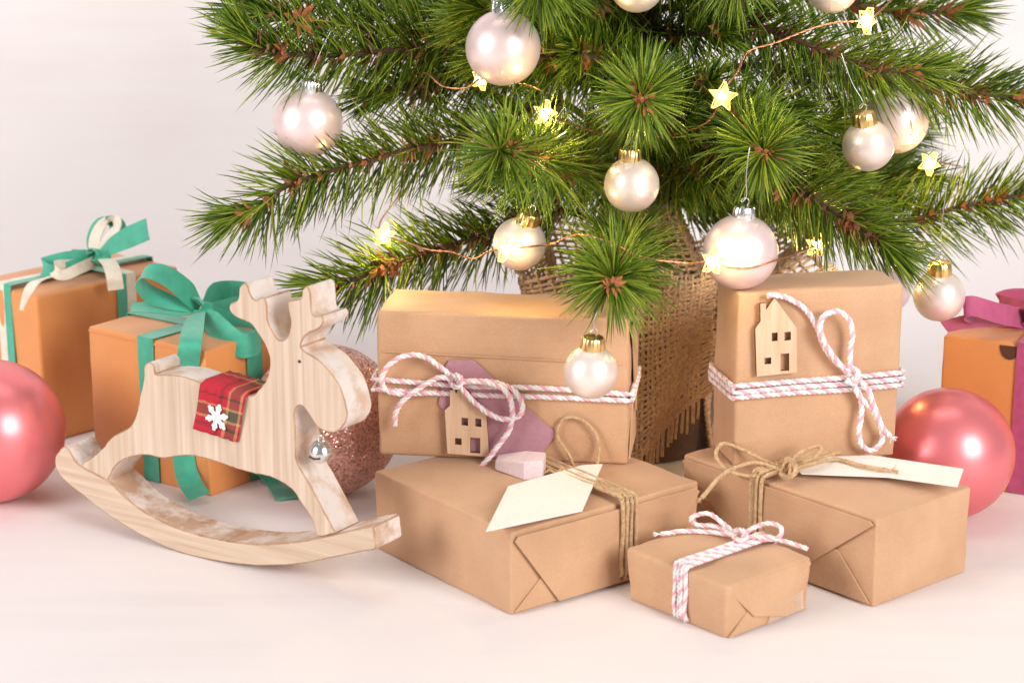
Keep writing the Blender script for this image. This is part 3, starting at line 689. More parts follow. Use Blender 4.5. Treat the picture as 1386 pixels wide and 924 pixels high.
body = [(110, 630), (125, 618), (138, 607), (152, 591), (172, 580), (180, 571), (186, 555), (189, 537), (193, 520), (195, 507), (195, 495), (203, 490), (209, 497), (210, 506), (224, 507), (246, 509), (276, 519), (310, 529), (338, 536),
        (351, 526), (361, 512), (365, 493), (363.6, 480), (357, 464), (348.7, 451), (340, 439), (330, 434), (316, 427), (310, 417), (312, 410.5), (319, 408), (323, 401), (324, 389), (330, 383), (335, 387), (339, 399), (345, 406.5), (353, 403), (358, 403), (361, 415),
        (362, 434), (367.6, 447), (376, 459), (384, 459.5), (390.6, 452), (393, 436), (389.5, 415), (390.6, 407), (401, 405.5), (408, 402.5), (409, 393), (413.6, 388), (418, 391), (420.4, 404), (422, 423), (427, 428), (434, 427), (438, 434), (432.6, 444), (416, 452), (408, 463), (409, 473),
        (432, 488), (451, 509), (462, 528), (469.5, 556), (468, 570), (462, 579), (453, 585), (441, 584), (430, 578), (422, 567), (415, 556), (408, 549), (401.5, 551), (398, 562), (399.5, 577), (400, 600), (402, 625), (421, 659), (441, 697), (453, 720),
        (451, 722), (430, 725), (422, 702), (408, 681), (394, 661), (368, 646), (345, 641), (320, 634), (290, 624), (263, 617), (240, 617), (222, 620), (200, 616), (182, 617), (167, 622), (155, 632), (147, 646), (144, 652), (128, 642)]
cut_out('body', body, .026, [PINE, WASH])
rock = [(80, 611), (86, 604), (94, 607), (108.7, 628), (146.6, 649), (163, 664), (190, 687), (228, 707.5), (257, 718.5), (290, 727), (330, 733.5), (360, 735), (408, 731), (451, 722.5), (484, 714.5), (504, 711), (507, 714), (509, 728), (510, 741), (506, 743.5), (489, 746), (451, 754), (408, 762), (362, 764.8), (330, 763), (290, 757.5), (249, 748), (211, 733), (176, 714), (141, 691.5), (114, 670), (87, 648), (77, 632), (76, 618)]
ro = cut_out('rocker', rock, .0285, [PINE_H, WASH_TOP], -.0012, zmin=0.)
# saddle cloth: front drape, over the back, down behind
q = [dl(264, 579, -.002), dl(323.7, 598, -.002), dl(335, 536.5, -.002), dl(275, 518.5, -.002)]
V = []; F = []; UV = []; nx = 14; rows = []
for j in range(12): rows.append((j / 11, -.002, 0., j / 11 * .031))
for j in range(1, 9): rows.append((1., -.001 + .028 * j / 8, .0022, .031 + .028 * j / 8))
for j in range(1, 10): rows.append((1 - j / 9, .0285, 0., .059 + j / 9 * .031))
for t_, y_, up, vv in rows:
    for i in range(nx + 1):
        s = i / nx; p = (q[0].lerp(q[1], s)).lerp(q[3].lerp(q[2], s), t_)
        rip = .0006 * math.sin(i * 1.9 + t_ * 5) + .0004 * math.sin(i * 4.1)
        V.append(Vector((p.x, y_ + (rip if y_ < 0 else -rip) - .0004, p.z + up + abs(rip) * .5))); UV.append((s * .031, vv))
for r_ in range(len(rows) - 1):
    for i in range(nx): F.append((r_ * (nx + 1) + i, r_ * (nx + 1) + i + 1, (r_ + 1) * (nx + 1) + i + 1, (r_ + 1) * (nx + 1) + i))
sc = link_mesh('saddle_cloth', V, F, PLAID, D, smooth=180, uvs=UV)
md = sc.modifiers.new('thick', 'SOLIDIFY'); md.thickness = .0009
# snowflake
mb = MB(); cpt = dl(298, 563, -.0042); R = .0098; ang0 = math.radians(12)
poly = []
for k in range(6):
    t0 = ang0 + k * math.pi / 3
    for rr, da in ((.36, -.52), (.52, -.30), (.70, -.38), (.80, -.26), (.80, -.16), (1.0, -.10), (1.0, .10), (.80, .16), (.80, .26), (.70, .38), (.52, .30)):
        poly.append(cpt + Vector((math.cos(t0 + da) * R * rr, 0, math.sin(t0 + da) * R * rr)))
mb.prism(poly, Vector((0, .0014, 0))); sf = mb.build('snowflake', FELT, sc); bevel(sf, .0003, 1)
eye = dl(405.5, 489, -.0003)
mb = MB(); mb.lathe([(0, -.0004), (.0009, -.0004), (.0011, .0), (.0011, .0006)], 14, 0, Matrix.Translation(eye) @ Matrix.Rotation(math.radians(-90), 4, 'X'))
mb.build('eye', simple('dark_eye', (.02, .012, .008), .4), D, smooth=50)
# bell on the chest
bc = dl(427, 613, -.0015) + Vector((.001, .006, 0)); br = .0078
prof = [(0.0001, -br)] + [(br * math.sin(t), -br * math.cos(t)) for t in [math.pi * k / 16 for k in range(1, 8)]] + [(br * 1.03, -.0004), (br * 1.03, .0004)] + [(br * math.sin(t), -br * math.cos(t)) for t in [math.pi * k / 16 for k in range(9, 16)]] + [(.0001, br)]
mb = MB(); mb.lathe(prof, 28, 0, Matrix.Translation(bc)); bell = mb.build('bell', SILVER, D, smooth=40)
mb = MB(); mb.tube([bc + Vector((-.0045, -br * .86, -.0025)), bc + Vector((0, -br * .93, -.003)), bc + Vector((.0045, -br * .86, -.0025))], [.0005, .0008, .0005], 6); mb.build('slot', DARK, bell, smooth=60)
ring = [bc + Vector((0, 0, br + .001)) + Vector((.0022 * math.cos(t), 0, .0022 * math.sin(t))) for t in [2 * math.pi * k / 14 for k in range(14)]]
mb = MB(); mb.tube(ring, .0006, 6, closed=True); mb.build('ring', SILVER, bell, smooth=180)
st = [bc + Vector((0, 0, br + .002)), dl(424, 585, .006), dl(410, 570, .012), dl(404, 560, .02)]
mb = MB(); C, _ = catmull(st, .002); mb.tube(C, .0006, 6); mb.build('cord', JUTE, D, smooth=180)

# ------------------------------------------------------------------ large balls
def sphere_mesh(name, r, m, seg=72, ring=40):
    bm = bmesh.new(); bmesh.ops.create_uvsphere(bm, u_segments=seg, v_segments=ring, radius=r); me = bpy.data.meshes.new(name); bm.to_mesh(me); bm.free()
    for p in me.polygons: p.use_smooth = True
    me.materials.append(m); return me
def ball_on_table(name, label, px, py, rpx, m, capm, cat='bauble', tilt=(0, 0)):
    r = .05
    for _ in range(30):
        d = ray(px, py); t = (r - CAM_H) / d.z; r = rpx / F_PX * t
    c = G(px, py, r); t = thing(name, label, cat, (c.x, c.y, 0), 0, 'large balls on the table')
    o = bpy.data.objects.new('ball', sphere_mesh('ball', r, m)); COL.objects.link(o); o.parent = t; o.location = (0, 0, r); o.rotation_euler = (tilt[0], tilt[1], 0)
    mb = MB(); cap_profile(mb, r, .0075); cp = mb.build('cap', capm, t, smooth=40); cp.location = (0, 0, r); cp.rotation_euler = (tilt[0], tilt[1], 0)
    return t
def cap_profile(mb, r, cr):
    z0 = math.sqrt(r * r - cr * cr) - .0008
    b = len(mb.v); seg = 48
    prof = [(cr, z0), (cr * 1.02, z0 + cr * .25), (cr * .96, z0 + cr * .95), (cr * .86, z0 + cr * 1.12), (cr * .3, z0 + cr * 1.25), (.00005, z0 + cr * 1.28)]
    for k in range(seg):
        a = 2 * math.pi * k / seg; w = 1 + .045 * math.cos(a * 12)
        for i, (q, z) in enumerate(prof): s = q * (w if i < 4 else 1); mb.v.append(Vector((s * math.cos(a), s * math.sin(a), z)))
    n = len(prof)
    for k in range(seg):
        k2 = (k + 1) % seg
        for i in range(n - 1): mb.f.append((b + k * n + i, b + k2 * n + i, b + k2 * n + i + 1, b + k * n + i + 1)); mb.m.append(0)
    return z0 + cr * 1.25
ball_on_table('large_bauble', 'large satin coral pink ball on the table beside the rocker and the paired-ribbon box', -10, 583, 97, CORAL, SILVER, tilt=(-1.3, -.6))
ball_on_table('large_bauble', 'satin coral pink ball between the deep parcel and the magenta ribbon box', 1283, 613, 89, CORAL, SILVER, tilt=(-1.4, .8))
ball_on_table('large_bauble', 'large rose gold glitter ball on the table behind the reindeer', 441, 568, 103, GLITTER, GOLD, tilt=(-1.5, .3))

# ------------------------------------------------------------------ christmas tree
TX, TY = .10, 1.555
TREE = thing('christmas_tree', 'green artificial pine tree with brown bud scales, standing in burlap', 'tree', (TX, TY, 0))
mb = MB(); C = [Vector((TX + .004 * math.sin(z * 9), TY + .004 * math.cos(z * 7), z)) for z in np.linspace(.02, .78, 30)]
mb.tube(C, [.017 - .010 * i / 29 for i in range(30)], 12); mb.build('trunk', BARK, TREE, world=True, smooth=180)
def bud_mesh(seed):
    rnd = random.Random(seed); mb = MB()
    for k in range(11):
        a = k * 2.4; rad = Vector((math.cos(a), math.sin(a), 0)); z = rnd.uniform(-.003, .004)
        d = (rad * rnd.uniform(.7, 1.1) + Vector((0, 0, rnd.uniform(.3, 1.1)))).normalized(); s = d.cross(rad.cross(Vector((0, 0, 1)))).normalized()
        t = Vector((-math.sin(a), math.cos(a), 0)); L = rnd.uniform(.005, .0085); w = rnd.uniform(.0011, .0018)
        p = rad * .0016 + Vector((0, 0, z)); b = len(mb.v)
        curl = Vector((rad.x, rad.y, rnd.uniform(-.2, .5))) * .0014
        mb.v += [p - t * w * .6, p + t * w * .6, p + d * L * .55 - t * w + curl * .3, p + d * L * .55 + t * w + curl * .3, p + d * L + curl, p + d * L * .5 - rad * .0006]
        mb.f += [(b, b + 1, b + 3, b + 2), (b + 2, b + 3, b + 4), (b + 1, b, b + 5), (b, b + 2, b + 5), (b + 3, b + 1, b + 5), (b + 2, b + 4, b + 5), (b + 4, b + 3, b + 5)]; mb.m += [0] * 7
    me = bpy.data.meshes.new('bud'); me.from_pydata([tuple(v) for v in mb.v], [], mb.f); me.materials.append(SCALE)
    return me
BUDS = [bud_mesh(s) for s in range(5)]
def needle_mesh(P0, D0, L, bend, r):
    # arrays (n,3); three rings of 3 plus a tip
    n = len(P0); ref = np.where(np.abs(D0[:, 2:3]) < .9, np.array([[0, 0, 1.]]), np.array([[1., 0, 0]]))
    U = np.cross(D0, ref); U /= np.linalg.norm(U, axis=1, keepdims=True); Bv = np.cross(D0, U)
    rings = []
    for t, k in ((0, 1.), (.45, 1.05), (.8, .85)):
        c = P0 + D0 * (L * t)[:, None] + bend * ((t * t) * L)[:, None]
        for j in range(3):
            a = 2 * math.pi * j / 3; rings.append(c + (U * math.cos(a) + Bv * math.sin(a)) * (r * k)[:, None])
    rings.append(P0 + D0 * L[:, None] + bend * L[:, None])
    V = np.stack(rings, 1).reshape(-1, 3)
    f = []
    for s in range(2):
        for j in range(3):
            j2 = (j + 1) % 3; f += [(s * 3 + j, s * 3 + j2, (s + 1) * 3 + j2), (s * 3 + j, (s + 1) * 3 + j2, (s + 1) * 3 + j)]
    for j in range(3): f.append((6 + j, 6 + (j + 1) % 3, 9))
    F = (np.array(f)[None] + (np.arange(n) * 10)[:, None, None]).reshape(-1, 3)
    return V, F
def needles(name, P0, D0, L, bend, r, parent):
    V, F = needle_mesh(P0, D0, L, bend, r); me = bpy.data.meshes.new(name)
    me.vertices.add(len(V)); me.vertices.foreach_set('co', V.ravel().astype(np.float32))
    me.loops.add(F.size); me.loops.foreach_set('vertex_index', F.ravel().astype(np.int32))
    me.polygons.add(len(F)); me.polygons.foreach_set('loop_start', np.arange(0, F.size, 3, dtype=np.int32)); me.polygons.foreach_set('loop_total', np.full(len(F), 3, dtype=np.int32))
    me.polygons.foreach_set('use_smooth', np.ones(len(F), dtype=bool)); me.materials.append(NEEDLE); me.update(); me.validate()
    o = bpy.data.objects.new(name, me); COL.objects.link(o); o.parent = parent; o['kind'] = 'stuff'; return o
def branch(pts, dens=3600, L0=.044, a0=58, a1=16, bare=.10, buds=True, budstep=.016, rng=RNG, tipn=70, endon=False, r0=.0032):
    pts = [Vector(p) for p in pts]; base = Vector((TX, TY, 0))
    C, _ = catmull(pts, .004); T, _ = frames(C); n = len(C)
    mb = MB(); mb.tube([c - base for c in C], [r0 - (r0 - .0014) * i / (n - 1) for i in range(n)], 7)
    o = mb.build('branch', BARK, TREE, smooth=180)
    Ca = np.array([c[:] for c in C]) - np.array(base[:]); Ta = np.array([t[:] for t in T])
    seg = np.linalg.norm(np.diff(Ca, axis=0), axis=1); Ltot = seg.sum()
    m = int(dens * (.60 if endon else .70) * Ltot)
    t = bare + (1 - bare) * rng.random(m); t = np.concatenate([t, 1 - np.abs(rng.normal(0, .03, tipn))]); t = np.clip(t, 0, 1); m = len(t)
    # needles leave the stem in small bunches
    t = np.where(rng.random(m) < .5, np.round(t * Ltot / .005) * .005 / Ltot + rng.normal(0, .0006 / Ltot, m), t); t = np.clip(t, 0, 1)
    x = t * (n - 1); i0 = np.clip(x.astype(int), 0, n - 2); fr = (x - i0)[:, None]
    P = Ca[i0] * (1 - fr) + Ca[i0 + 1] * fr; d = Ta[i0] * (1 - fr) + Ta[i0 + 1] * fr; d /= np.linalg.norm(d, axis=1, keepdims=True)
    ref = np.tile(np.array([[0, 0, 1.]]), (m, 1)); ref[np.abs(d[:, 2]) > .9] = (1., 0, 0)
    U = np.cross(d, ref); U /= np.linalg.norm(U, axis=1, keepdims=True); Bv = np.cross(d, U)
    az = rng.random(m) * 2 * np.pi
    if not endon:                                         # sprays are combed flat: fewer needles straight to front and back
        az = np.where((np.abs(np.cos(az)) > .62) & (rng.random(m) < .72), np.where(np.sin(az) > 0, 1, -1) * (np.pi / 2 + rng.normal(0, .38, m)), az)
    rad = U * np.cos(az)[:, None] + Bv * np.sin(az)[:, None]
    rem = np.clip((1 - t) * Ltot / .05, 0, 1)              # 0 at the very tip
    ang = np.radians(a1 + (a0 - a1) * rem ** .8 + rng.normal(0, 8, m))
    if endon: ang = np.radians(np.clip(a1 + (a0 - a1) * rem ** .5 + rng.normal(0, 17, m), 12, 105))
    D0 = d * np.cos(ang)[:, None] + rad * np.sin(ang)[:, None]
    L = L0 * rng.uniform(.52, 1.15, m) * (.80 + .2 * rem)
    bend = d * rng.uniform(-.08, .18, m)[:, None] + np.array([[0, 0, -1.]]) * rng.uniform(.0, .12, m)[:, None] + rng.normal(0, .06, (m, 3))
    needles('needles', P + D0 * .001, D0, L, bend, rng.uniform(.00042, .00066, m), o)
    if buds:
        k = int((1 - bare) * Ltot / budstep)
        for q in range(k + 1):
            tt = bare + (1 - bare) * (q + rng.uniform(.1, .9)) / (k + 1); i = min(int(tt * (n - 1)), n - 1)
            b = bpy.data.objects.new('bud', BUDS[int(rng.integers(5))]); COL.objects.link(b); b.parent = o
            off = Vector((rng.normal(0, .0016), rng.normal(0, .0016), rng.normal(0, .0016)))
            b.location = C[i] - base + off; b.rotation_euler = (T[i].to_track_quat('Z', 'Y')).to_euler(); s = float(rng.uniform(1.0, 1.7)); b.scale = (s, s, s)
            b.rotation_euler.rotate_axis('Z', float(rng.uniform(0, 6)))
    if buds and (endon or budstep < .02):                  # a cluster of scales at the tip
        for q in range(2):
            b = bpy.data.objects.new('bud', BUDS[int(rng.integers(5))]); COL.objects.link(b); b.parent = o
            i = n - 1 - (0 if endon else int(rng.integers(6, 14)))
            b.location = C[max(i, 0)] - base + Vector((rng.normal(0, .003), rng.normal(0, .002), rng.normal(0, .003))); b.rotation_euler = (T[-1].to_track_quat('Z', 'Y')).to_euler(); s = float(rng.uniform(.7, 1.05) if endon else rng.uniform(1.1, 1.6)); b.scale = (s, s, s * float(rng.uniform(.7, 1.6))); b.rotation_euler.rotate_axis('X', float(rng.normal(0, .5))); b.rotation_euler.rotate_axis('Y', float(rng.normal(0, .5)))
    return o
def tz(px, py): return W(px, py, TY).z
def trunk_at(z): return Vector((TX, TY, z))
def pb(z0, lst, **kw): return branch([trunk_at(z0)] + [W(*p) for p in lst], **kw)
# left branches
pb(.215, [(760, 140, 1.53), (640, 184, 1.50), (540, 206, 1.47), (400, 247, 1.44), (352, 280, 1.43), (318, 292, 1.425)], dens=3300, L0=.046, bare=.25)
pb(.16, [(760, 285, 1.53), (650, 320, 1.49), (560, 347, 1.46), (480, 378, 1.44), (452, 388, 1.43), (430, 390, 1.43)], dens=3300, L0=.046, bare=.25)
pb(.30, [(760, 40, 1.54), (620, 48, 1.51), (500, 38, 1.49), (400, 28, 1.47), (335, 12, 1.46)], dens=3600, L0=.044, bare=.22)
pb(.285, [(740, 70, 1.53), (600, 62, 1.50), (460, 75, 1.47), (370, 70, 1.45), (330, 48, 1.44)], dens=3400, L0=.044, bare=.25)
pb(.26, [(760, 95, 1.55), (640, 108, 1.53), (560, 116, 1.50), (510, 126, 1.49)], dens=3600, L0=.042, bare=.25)
pb(.34, [(740, -20, 1.55), (580, -25, 1.53), (440, -30, 1.5), (360, -45, 1.5)], dens=3600, L0=.045, bare=.2)
# right branches
pb(.30, [(960, 20, 1.52), (1060, 48, 1.49), (1180, 92, 1.46), (1250, 96, 1.45)], dens=3600, L0=.044, bare=.2)
pb(.27, [(1000, 90, 1.55), (1120, 105, 1.53), (1240, 112, 1.51), (1330, 128, 1.50), (1385, 130, 1.5)], dens=3400, L0=.044, bare=.25)
pb(.34, [(1000, -15, 1.56), (1120, 0, 1.56), (1220, 18, 1.56), (1300, 14, 1.56)], dens=3400, L0=.044, bare=.2)
pb(.235, [(960, 180, 1.50), (1040, 225, 1.46), (1090, 262, 1.43), (1150, 300, 1.41), (1205, 334, 1.395)], dens=3700, L0=.047, bare=.2)
pb(.20, [(1000, 235, 1.56), (1120, 285, 1.55), (1210, 300, 1.53), (1300, 280, 1.52), (1390, 262, 1.51), (1420, 255, 1.51)], dens=3500, L0=.046, bare=.25)
pb(.22, [(1000, 190, 1.57), (1110, 225, 1.57), (1200, 245, 1.56), (1240, 240, 1.55)], dens=3600, L0=.042, bare=.2)
# tufts that point at the camera
pb(.27, [(872, 120, 1.46), (870, 130, 1.36), (868, 134, 1.33)], dens=4200, L0=.042, a0=86, a1=62, bare=.2, endon=True, tipn=150)
pb(.225, [(830, 236, 1.49), (770, 226, 1.43), (715, 212, 1.36), (676, 203, 1.325)], dens=4300, L0=.050, a0=84, a1=56, bare=.2, endon=True, tipn=150)
pb(.16, [(845, 330, 1.44), (832, 368, 1.33), (829, 378, 1.285)], dens=4300, L0=.046, a0=84, a1=58, bare=.25, endon=True, tipn=170)
pb(.235, [(985, 160, 1.47), (1008, 178, 1.40), (1034, 206, 1.345)], dens=4600, L0=.048, a0=84, a1=58, bare=.2, endon=True, tipn=190)
pb(.36, [(760, -30, 1.46), (735, -28, 1.38), (728, -25, 1.36)], dens=4200, L0=.046, a0=82, a1=55, bare=.2, endon=True, tipn=120)
pb(.36, [(980, -40, 1.46), (1000, -38, 1.39)], dens=4200, L0=.046, a0=82, a1=55, bare=.2, endon=True, tipn=120)
# the short inner and rear branches that close the crown
rg = np.random.default_rng(21)
for k in range(38):
    az = k * 2.39996 + .3; z0 = .19 + .33 * ((k * .618) % 1); L = .15 + .07 * rg.random()
    if -math.sin(az) > .2: L *= .75
    L *= (1.05 - .5 * max(0, z0 - .3)); up = rg.uniform(-.12, .18)
    dx, dy = math.cos(az), math.sin(az)
    branch([trunk_at(z0), Vector((TX + dx * L * .5, TY + dy * L * .5, z0 + up * L * .5)), Vector((TX + dx * L, TY + dy * L, z0 + up * L + .012))], dens=2900, L0=.045, bare=.15, rng=rg, budstep=.03)

for k in range(16):
    az = math.pi * (1.08 + .84 * ((k * .618) % 1)); z0 = .21 + .31 * k / 16; L = .085 + .05 * rg.random()
    dx, dy = math.cos(az), math.sin(az)
    branch([trunk_at(z0), Vector((TX + dx * L * .5, TY + dy * L * .5, z0 + .004)), Vector((TX + dx * L, TY + dy * L, z0 + .01))], dens=3600, L0=.042, bare=.1, rng=rg, budstep=.04)

# ------------------------------------------------------------------ burlap round the foot
pot = thing('tree_pot', 'round brown pot inside burlap at the tree foot, coloured dark as shade', 'pot', (TX, TY, 0))
mb = MB(); mb.lathe([(.0001, .001), (.058, .001), (.060, .01), (.072, .118), (.075, .12), (.071, .12), (.069, .115), (.0001, .112)], 40)
mb.build('pot_body', fibre('brown_pot_painted_shade', (.085, .042, .022), (.15, .08, .042), .9), pot, smooth=40)  # dark brown stands in for the deep shade behind the cloth
BL = thing('burlap_wrap', 'loose woven brown burlap cloth with frayed edges gathered round the tree foot', 'cloth', (TX, TY, 0))
def wrap_pt(th, v, off):
    z = .002 + .150 * v + .012 * math.sin(3 * th + 1) * v * v
    fl = max(0, v - .62) / .38
    r = .062 + .022 * v + .010 * math.sin(5 * th + 3 * v) + .007 * math.sin(9 * th + 1.3 - 2 * v) * (.3 + v) + fl * fl * (.030 + .022 * math.cos(th)) + .010 * math.exp(-v * 9)
    r += off; return Vector((r * math.cos(th), r * math.sin(th), z))
def weave(fn, nu, nv, sub, amp, r, closed_u, name, parent, fr=(0, 0), seed=1, vmax=1., umax=1.):
    rnd = random.Random(seed); mb = MB()
    for i in range(nu):                  # threads along v
        if (i + .5) / nu > umax: continue
        pts = []; ph = rnd.uniform(-.15, .15); k = nv * sub
        e0 = -rnd.random() * fr[0]; e1 = 1 + rnd.random() * fr[0]
        for j in range(k + 1):
            v_ = e0 + (e1 - e0) * j / k; s = math.cos(math.pi * (v_ * nv - .5 + i))
            pts.append(fn((i + ph + .12 * math.sin(v_ * 11 + i)) / nu, v_, amp * s))
        mb.tube(pts, r * rnd.uniform(.8, 1.2), 5)
    for j in range(nv):
        if (j + .5) / nv > vmax: continue
        pts = []; ph = rnd.uniform(-.15, .15); k = nu * sub
        e0 = -rnd.random() * fr[1]; e1 = 1 + rnd.random() * fr[1]
        for i in range(k + (0 if closed_u else 1)):
            u_ = i / k if closed_u else e0 + (e1 - e0) * i / k; s = -math.cos(math.pi * (u_ * nu + j + .5 - .5))
            pts.append(fn(u_, (j + .5 + ph + .12 * math.sin(u_ * 40 + j)) / nv, amp * s))
        mb.tube(pts, r * rnd.uniform(.8, 1.2), 5, closed=closed_u)
    o = mb.build(name, BURLAP, parent, world=False, smooth=180); o['kind'] = 'stuff'; return o
weave(lambda u, v, o: wrap_pt(-.72 + u * (2 * math.pi - .95), v, o), 100, 36, 2, .0009, .00130, False, 'weave', BL, seed=3, fr=(.03, .006))  # left open at the front so the dark pot reads as shade
# the front corner of the cloth hanging loose with a frayed edge
cA, cB, cC, cD = W(846, 378, 1.450), W(968, 372, 1.442), W(842, 684, 1.420), W(956, 548, 1.398)
bse = Vector((TX, TY, 0))
def corner(u, v, o):
    p = cA.lerp(cB, u).lerp(cC.lerp(cD, u), v) - bse
    p.y += .009 * math.sin(u * 7 + v * 4) + .005 * math.sin(v * 9 - u * 3) - .010 * v * (1 - v) - o
    p.z = max(p.z, .002)
    return p
weave(corner, 18, 38, 3, .0008, .00122, False, 'loose_corner', BL, fr=(.05, .05), seed=5, vmax=.88, umax=.93)
weave(lambda u, v, o: (lambda th, r: Vector((r * math.cos(th), r * math.sin(th), .112 + .085 * v)))(u * 2 * math.pi, .080 - .056 * v ** .6 + .004 * math.sin(u * 50) + o), 44, 22, 2, .0009, .0013, True, 'gathered_neck', BL, seed=9)

# ------------------------------------------------------------------ baubles on the tree
def bauble(label, px, py, rpx, Y, m, capm, cap_r=.0075, tilt=(0, 0), hook=.022, hx=0.):
    c = W(px, py, Y); d = ray(px, py); r = rpx / F_PX * (Y / d.y)
    t = thing('hanging_bauble', label, 'bauble', c, 0, 'baubles hanging in the tree')
    R = Matrix.Rotation(tilt[1], 4, 'Y') @ Matrix.Rotation(tilt[0], 4, 'X'); t.matrix_basis = Matrix.Translation(c) @ R
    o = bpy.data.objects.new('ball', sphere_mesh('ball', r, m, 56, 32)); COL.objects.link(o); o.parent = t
    mb = MB(); top = cap_profile(mb, r, cap_r); mb.build('cap', capm, t, smooth=40)
    mb = MB(); q = [Vector((.0026 * math.sin(a), 0, top + .0022 - .0026 * math.cos(a))) for a in [k * .55 for k in range(10)]]
    up = R.to_3x3().inverted() @ Vector((hx, 0, hook)); q = q + [Vector((.0005, 0, top + .006)), Vector((0, 0, top + .004)) + up * .4, Vector((0, 0, top + .004)) + up * .8 + Vector((.001, 0, 0)), Vector((.002, .001, top + .004)) + up]
    C, _ = catmull(q, .0012); mb.tube(C, .00038, 5); mb.build('hook', WIRE, t, smooth=180)
    return t
bauble('large pale pink bauble with silver cap in upper branches above a tuft', 681, 65, 51, 1.40, PEARL_PINK, SILVER, .0085)
bauble('pale pink bauble with silver cap behind needle tips, high above the rocking reindeer', 417, 166, 47, 1.455, PEARL_PINK, SILVER, .0075, (.1, .12), .03, .012)
bauble('champagne bauble hanging above the round needle tuft that holds another champagne bauble', 862, -20, 37, 1.39, PEARL_CHAMP, GOLD)
bauble('champagne bauble high in the branches beside a lit star near the copper wire', 1126, -19, 37, 1.42, PEARL_CHAMP, GOLD)
bauble('pale pink bauble half hidden behind a smaller champagne bauble', 1212, 163, 45, 1.52, PEARL_PINK, SILVER, .0075)
bauble('champagne bauble with tilted gold cap in front of a pale pink bauble', 1175, 197, 35, 1.405, PEARL_CHAMP, GOLD, .0085, (.15, -.2), .035, -.018)
bauble('champagne bauble with gold cap hanging straight under a round needle tuft', 855, 250, 37.5, 1.36, PEARL_CHAMP, GOLD, .0078, (.05, -.05))
bauble('champagne bauble with tilted gold cap and a lit star against it', 703, 330, 36, 1.38, PEARL_CHAMP, GOLD, .0078, (.2, .32), .02, .01)
bauble('large pale pink bauble with silver cap hanging above the upright parcel', 1002, 341, 51, 1.325, PEARL_PINK, SILVER, .0072, (.05, .06), .035)
bauble('champagne bauble with gold cap hanging in front of the landscape parcel', 800, 503, 37, 1.27, PEARL_CHAMP, GOLD, .0078, (.08, .05), .012)
bauble('champagne bauble with gold cap hanging low beside the magenta ribbon bow', 1271, 400, 35, 1.43, PEARL_CHAMP, GOLD, .0085, (.1, -.05), .05, 0)
bauble('pale pink bauble mostly hidden behind the upright parcel', 1203, 392, 30, 1.64, PEARL_PINK, SILVER)

# ------------------------------------------------------------------ star lights on copper wire
LS = thing('light_string', 'copper wire light string with glowing star bulbs wound through the tree', 'string lights', (TX, TY, .2))
wire_px = [(1225, -20, 1.44), (1195, 12, 1.41), (1173, 27, 1.40), (1130, 31, 1.39), (1095, 40, 1.385), (1050, 58, 1.38), (1013, 70, 1.375), (998, 98, 1.36), (978, 124, 1.35), (966, 155, 1.36), (945, 172, 1.37), (900, 184, 1.40), (840, 185, 1.41), (790, 174, 1.38), (762, 164, 1.36), (737, 152, 1.345),
           (735, 125, 1.40), (700, 112, 1.43), (652, 107, 1.43), (632, 119, 1.43), (600, 117, 1.44), (572, 100, 1.47), (560, 150, 1.56), (545, 250, 1.56), (515, 300, 1.47), (520, 318, 1.43), (550, 328, 1.425), (580, 338, 1.42), (612, 341, 1.41), (640, 350, 1.39), (662, 340, 1.365), (685, 337, 1.35),
           (715, 334, 1.35), (745, 330, 1.36), (775, 318, 1.34), (792, 318, 1.31), (830, 330, 1.30), (860, 345, 1.30), (890, 352, 1.295), (935, 356, 1.30), (963, 353, 1.295), (985, 362, 1.293), (1015, 363, 1.294), (1045, 354, 1.30), (1075, 344, 1.36), (1105, 332, 1.45), (1160, 300, 1.54), (1220, 250, 1.54), (1258, 221, 1.50), (1300, 225, 1.56)]
wp = [W(*p) for p in wire_px]; lsb = Vector((TX, TY, .2))
C, _ = catmull(wp, .003); mb = MB()
mb.plies(C, .0008, [0, 0], .012, 5); mb.build('wire', COPPER, LS, world=True, smooth=180)
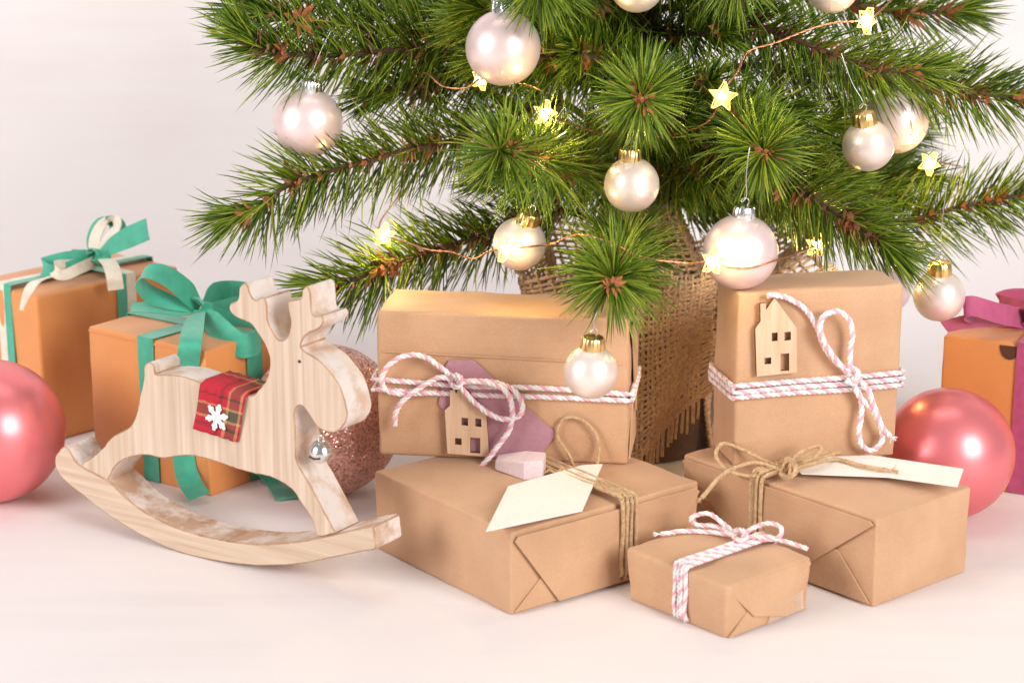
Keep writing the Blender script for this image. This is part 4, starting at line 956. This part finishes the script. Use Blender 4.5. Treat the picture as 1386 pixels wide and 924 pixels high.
def star(px, py, Y, size, rot, tilt, power, bulb=1.35):
    size *= .88; power *= 1.7
    c = W(px, py, Y); R = Matrix.Translation(c - lsb) @ Matrix.Rotation(tilt, 4, 'Z') @ Matrix.Rotation(rot, 4, 'Y')
    pts = [Vector(((size if k % 2 == 0 else size * .45) * math.sin(math.pi * k / 5), 0, (size if k % 2 == 0 else size * .45) * math.cos(math.pi * k / 5))) for k in range(10)]
    mb = MB()
    for y in (-size * .22, size * .22): mb.tube([R @ (p + Vector((0, y, 0))) for p in pts], size * .06, 6, closed=True)
    for p in pts[::1]: mb.tube([R @ (p + Vector((0, -size * .22, 0))), R @ (p + Vector((0, size * .22, 0)))], size * .045, 5)
    fb = len(mb.v); mb.v += [R @ (p * .93) for p in pts] + [R @ Vector((0, -size * .12, 0)), R @ Vector((0, size * .12, 0))]
    for k in range(10):
        mb.f += [(fb + k, fb + (k + 1) % 10, fb + 10), (fb + (k + 1) % 10, fb + k, fb + 11)]; mb.m += [1, 1]
    o = mb.build('star', [STAR_GLOW, STAR_BODY], LS, smooth=40)
    mb = MB(); mb.lathe([(.0001, -.0030 * bulb), (.0020 * bulb, -.0021 * bulb), (.0026 * bulb, 0), (.0020 * bulb, .0021 * bulb), (.0001, .0030 * bulb)], 14, 0, R); mb.build('bulb', LED, o, smooth=180)
    d = bpy.data.lights.new('star_light', 'POINT'); d.energy = power; d.color = (1, .68, .22); d.shadow_soft_size = .004
    l = bpy.data.objects.new('star_light', d); COL.objects.link(l); l.parent = o; l.location = (R @ Vector((0, -.004, 0)))
star(978, 131, 1.345, .0112, .15, .25, .06, .8)
star(1173, 28, 1.395, .0105, .5, .85, .11)
star(737, 154, 1.372, .0105, .3, .7, .14)
star(1258, 221, 1.495, .0105, .6, .5, .11)
star(520, 318, 1.440, .0100, .2, .7, .14)
star(686, 337, 1.345, .0112, 1.3, .8, .09)
star(965, 353, 1.288, .0105, 1.5, .75, .09)
star(1105, 332, 1.47, .0105, .2, .5, .15)
star(651, 107, 1.44, .0095, .4, .8, .05)
